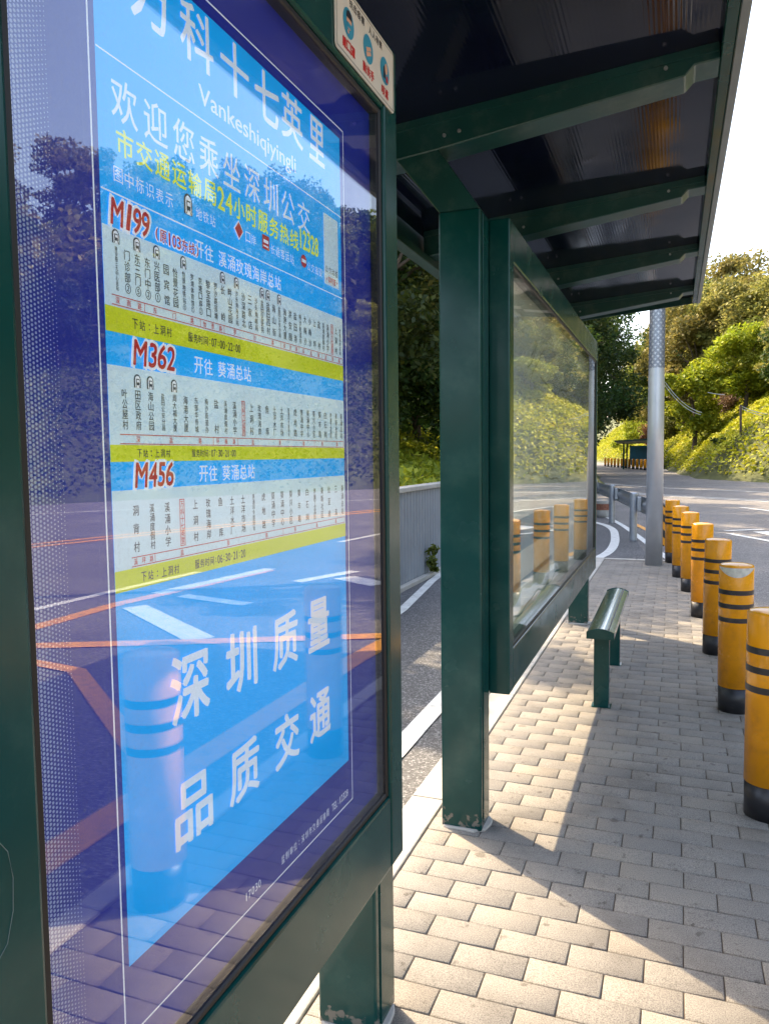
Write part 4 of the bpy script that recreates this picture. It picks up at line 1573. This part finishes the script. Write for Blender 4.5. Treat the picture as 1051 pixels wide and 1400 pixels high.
# prototypes
protos = [
    make_tree("hillside_tree", "", L_MID, 9.0, 2.9, 3.6, 15000, 0.19, 44, 1.0, 11),
    make_tree("hillside_tree", "", L_OLIVE, 10.5, 3.1, 4.4, 16000, 0.18, 50, 1.0, 12),
    make_tree("hillside_tree", "", L_DARK, 8.5, 2.7, 3.5, 14000, 0.19, 40, 1.0, 13),
    make_tree("hillside_tree", "", L_YEL, 6.0, 2.3, 2.4, 10000, 0.17, 28, 0.85, 14),
    make_tree("hillside_tree", "", L_OLIVE, 9.5, 2.2, 3.9, 6500, 0.18, 26, 0.85, 15),
]
LT = ["leafy mid green tree in the woodland on the hillside across the road", "tall olive green tree in the woodland on the hillside across the road",
      "dark green tree in the woodland on the hillside across the road", "rounded bright yellow green tree on the hillside across the road",
      "thin crowned olive tree in the woodland on the hillside across the road"]
placed = []
used = [False] * 5
def plant(i, x, y, z, s, lab=None, grp=None):
    global used
    rot = random.uniform(0, 6.28)
    if not used[i]:
        t = protos[i]
        t.location = (x, y, z); t.rotation_euler = (0, 0, rot); t.scale = (s, s, s * random.uniform(.92, 1.1))
        used[i] = True
    else:
        t = dup(protos[i], (x, y, z), rot, (s, s, s * random.uniform(.92, 1.1)))
    t["label"] = lab or LT[i]
    t["group"] = grp or "woodland trees on the hillside across the road"
    placed.append((x, y))
    return t
def far_enough(x, y, dmin):
    return all((x - a) ** 2 + (y - b) ** 2 > dmin * dmin for a, b in placed)
# woodland seen directly and in the glass
R2 = random.Random(21)
def scatter(quota, xr, yr, test, dmin, dlo=8.5, k=1.0):
    count = tries = 0
    while count < quota and tries < 12000:
        tries += 1
        x, y = R2.uniform(*xr), R2.uniform(*yr)
        d = float(sdist(np.array([x]), np.array([y]), HB)[0])
        if d < dlo or d > 44 or not test(x, y, d) or not far_enough(x, y, dmin):
            continue
        i = R2.choices(range(5), weights=[4, 4, 2, 1.2 if d < 18 else 0.1, 2])[0]
        s = R2.uniform(0.85, 1.2) * (1.12 if d > 15 else 0.75) * (1.2 if d > 24 else 1.0) * k * (1.35 if -0.03 < x / y < 0.06 and d > 9 and y < 113 else 1.0)
        plant(i, x, y, hz(x, y) - (1.2 if y > 45 and d < 14 else 0.3), s)
        count += 1
scatter(34, (-16, 1), (92, 165), lambda x, y, d: -0.11 < x / y < 0.0 and d < 30, 3.2, 6.0, 1.9)
scatter(120, (-2, 18), (50, 112), lambda x, y, d: -0.03 < x / y < 0.15, 2.1, 6.0)
scatter(46, (12, 62), (12, 75), lambda x, y, d: 0.3 < x / y < 2.6 and d < 26, 3.6, 8.5, 0.76)
scatter(14, (8, 30), (35, 80), lambda x, y, d: 0.15 <= x / y <= 0.34 and d < 28, 4.0)
for i_, x_, y_, s_ in ((1, 0.9, 92, 1.6), (4, 2.6, 86, 1.55), (1, 4.4, 90, 1.65), (0, 1.8, 100, 1.8), (1, 6.2, 84, 1.45), (2, 3.4, 97, 1.75), (4, 7.6, 92, 1.5), (1, 8.8, 82, 1.3),
                       (0, -0.6, 104, 1.7), (1, 5.4, 103, 1.8), (0, 9.8, 96, 1.5)):
    plant(i_, x_, y_, hz(x_, y_) - 1.0, s_)
# singled-out trees on the slope
plant(3, 1.5, 68.0, hz(1.5, 68.0), 1.25, "bright yellow green tree just right of the lamp pole, left of its rounded twin", "bright trees beside the lamp pole")
plant(3, 5.1, 66.0, hz(5.1, 66.0), 1.15, "second bright yellow green tree right of the lamp pole, on the hillside", "bright trees beside the lamp pole")

# shrubs at the foot of the woodland
def shrub(lab, leafm, x, y, r, hgt_, n_, ls, seed):
    t = thing("shrub", lab, "shrub", (x, y, hz(x, y)), "shrubs at the top of the green slope")
    P, K = crown_points(n_, r, hgt_ * 0.55, hgt_ * 0.45, 16, r * 0.5, 0.35, seed)
    V, F = leaf_quads(P, ls)
    raw("foliage", V, F, leafm, t)
    bm = bmesh.new()
    for k in range(0, 16, 3):
        tube(bm, [(0, 0, -0.3), Vector(K[k]) * 0.5, K[k]], [0.05, 0.035, 0.01], 5)
    obj("stem", bm, BARK, t, True)
def up_slope(az, dwant):
    ys_ = np.linspace(40, 125, 800)
    dv = sdist(az * ys_, ys_, HB)
    k_ = int(np.argmax(dv > min(dwant, dv.max() - 0.01)))
    return az * ys_[k_], ys_[k_]
def shrub_at(lab, lm, az, dw, *a):
    x_, y_ = up_slope(az, dw)
    shrub(lab, lm, x_, y_, *a)
shrub_at("green bush behind the right side of the lamp pole above the slope", L_MID, -0.002, 3.0, 1.6, 2.4, 6000, 0.14, 41)
shrub_at("dark green bush low on the slope just right of the lamp pole", L_DRK2, 0.014, 4.5, 1.5, 2.0, 5000, 0.14, 49)
shrub_at("rounded green bush at the top of the bright slope, left of the dry brush", L_YEL, 0.036, 5.0, 1.6, 2.2, 7000, 0.14, 42)
shrub_at("brownish dry brush at the top of the bright slope", L_DRY, 0.064, 5.2, 1.5, 1.5, 5000, 0.12, 43)
shrub_at("large yellow green bush above the cable posts on the slope", L_YEL, 0.106, 6.5, 2.5, 3.2, 11000, 0.15, 44)
shrub_at("pale dry sapling with bare twigs in the middle of the hillside", L_DRY, 0.052, 6.8, 0.7, 3.4, 900, 0.12, 45)
shrub_at("reddish bush among the trees at the right of the hillside", L_RED, 0.092, 9.5, 1.6, 3.0, 3500, 0.15, 46)
shrub("bush with reddish tips beside the far bus shelter", L_RED, -2.3, 104.0, 1.8, 3.2, 4000, 0.18, 47)
shrub("yellow green bush on the bank left of the far bus shelter", L_YEL, -6.8, 128.0, 3.0, 4.4, 6000, 0.2, 48)
shrub_at("small dark tuft standing on the bright slope", L_DARK, 0.052, 1.6, 0.55, 0.7, 700, 0.09, 50)

# the mass of wood behind the front trees
n = 110000
g = np.random.default_rng(9)
xs = g.uniform(-30, 90, n * 6)
ys = g.uniform(0, 170, n * 6)
d = sdist(xs, ys, HB)
ok = (d > 15) & (d < np.where((xs > 0.3 * ys), 27, 50))
xs, ys = xs[ok][:n], ys[ok][:n]
hh = hill_h(xs, ys)
can = 4.2 + 2.4 * np.sin(xs * 0.55) * np.sin(ys * 0.5) + 1.6 * np.sin(xs * 1.3 + 1) * np.sin(ys * 1.1 + 2)
C = np.stack([xs, ys, hh + np.maximum(can, 0.8) * g.random(len(xs)) ** 0.6], 1)
V, F = leaf_quads(C, 0.5, up=0.4, stretch=1.2)
tag(raw("far_woodland", V, F, L_OLIVE), "continuous olive green wood covering the upper hillside across the road", "wood", kind='stuff')
# the mass of dark wood on the left bank
n = 110000
xs = g.uniform(-60, -5, n * 4)
ys = g.uniform(6, 190, n * 4)
d = -sdist(xs, ys, LB)
ok = (d > 5.5) & (d < 26) & (ys > 12 + rng.uniform(0, 4, len(ys)))
xs, ys = xs[ok][:n], ys[ok][:n]
can = 3.4 + 1.6 * np.sin(xs * 0.75) * np.sin(ys * 0.6) + 1.2 * np.sin(xs * 1.5 + 1) * np.sin(ys * 1.2 + 2)
C = np.stack([xs, ys, left_h(xs, ys) + np.maximum(can, 0.9) * g.random(len(xs)) ** 0.65], 1)
V, F = leaf_quads(C, 0.32, up=0.35, stretch=1.3)
tag(raw("bank_woodland", V, F, L_DARK), "dark continuous thicket covering the bank left of the road", "wood", kind='stuff')

# trees on the left bank behind the fence and along the road
lt = [make_tree("bank_tree", "", L_DARK, 8.2, 2.6, 3.6, 20000, 0.105, 52, 0.9, 31, trunk_r=0.17),
      make_tree("bank_tree", "", L_DRK2, 8.8, 2.4, 3.8, 18000, 0.10, 46, 0.85, 32, trunk_r=0.15)]
LLT = ["dark tree with several trunks on the bank behind the grey fence", "dark tree with yellowing leaves on the bank behind the grey fence"]
lu = [False, False]
spots = [(1, -5.2, 13.2, 0.86), (0, -6.6, 16.5, 1.0), (1, -5.4, 18.6, 0.92), (0, -8.0, 20.2, 1.05), (0, -6.6, 23.5, 1.05), (1, -9.6, 25.5, 1.1), (0, -7.0, 29, 1.1), (0, -10.6, 32, 1.2),
         (1, -6.2, 37, 1.15), (0, -6.6, 43, 1.3), (0, -10.6, 40, 1.3), (0, -7.6, 50, 1.4), (1, -8.6, 57, 1.4), (0, -9.2, 65, 1.55), (0, -10.8, 75, 1.6), (1, -12.6, 86, 1.7), (0, -14, 97, 1.8),
         (0, -6.0, 48.5, 1.4), (0, -6.8, 61, 1.7), (1, -8.4, 78, 2.0), (0, -16.5, 110, 1.9), (0, -13, 60, 1.6), (0, -19, 92, 1.9), (1, -10.5, 15.5, 1.1), (0, -12, 21, 1.2), (1, -8.4, 9.6, 0.7)]
for i, x, y, s in spots:
    z = lz(x, y)
    if not lu[i]:
        t = lt[i]
        t.location = (x, y, z); t.scale = (s, s, s); t.rotation_euler = (0, 0, random.uniform(0, 6))
        lu[i] = True
    else:
        t = dup(lt[i], (x, y, z), random.uniform(0, 6), s)
    t["label"] = LLT[i] if y < 32 else "dark shaded tree beside the road beyond the guard rail"
    t["group"] = "dark trees behind the grey fence" if y < 32 else "dark trees beside the far road"
# grass and undergrowth on the left bank
n = 60000
xs = g.uniform(-14, -3.4, n)
ys = g.uniform(2, 60, n)
ok = sdist(xs, ys, LB) < -0.12
xs, ys = xs[ok], ys[ok]
C = np.stack([xs, ys, left_h(xs, ys) + 0.35 * g.random(len(xs)) ** 1.5 * (0.5 + 0.5 * np.sin(xs * 2) * np.sin(ys * 1.7))], 1)
V, F = leaf_quads(C, 0.09, up=0.2, stretch=2.2)
tag(raw("bank_grass", V, F, L_YEL), "sunlit yellow green grass on the bank above the grey fence", "grass", kind='stuff')
# weeds at the foot of the fence
wd_ = thing("weed", "small green weed growing at the foot of the grey corrugated fence", "plant", (-3.05, 9.9, -0.11))
P, K = crown_points(160, 0.10, 0.20, 0.22, 6, 0.09, 0.2, 77)
V, F = leaf_quads(P, 0.06)
raw("foliage", V, F, L_MID, wd_)

# cables on the hillside
WIRE = mat("wire_white", (0.55, 0.55, 0.52), 0.5)
cb = thing("cable_line", "thin pale sagging cables on short posts across the hillside", "cable", (3.8, 52, 3.0))
KO = Vector((-3.8, -52, -3.0))
bm = bmesh.new()
def sag(p, q, s):
    p, q = Vector(p), Vector(q)
    return [p.lerp(q, t) + Vector((0, 0, -s * 4 * t * (1 - t))) for t in np.linspace(0, 1, 14)]
wl = [sag((1.9, 53, 5.35), (2.9, 53, 5.15), 0.02)]
for off in (0.0, 0.14):
    wl.append([v + Vector((off * .4, 0, off)) for v in sag((-0.7, 52, 5.9), (1.5, 52, 3.9), 0.35)])
    wl.append([v + Vector((0, 0, off)) for v in sag((3.75, 52, 4.25), (8.2, 51.0, 4.5), 0.75)])
for q in wl:
    bm = bmesh.new()
    tube(bm, q, 0.022, 5)
    bm.transform(Matrix.Translation(KO))
    obj("wire", bm, WIRE, cb)
bm = bmesh.new()
tube(bm, [(3.8, 52, 2.6), (3.76, 52, 4.45)], 0.07, 8)
bm.transform(Matrix.Translation(KO))
obj("short_post", bm, BARK, cb)
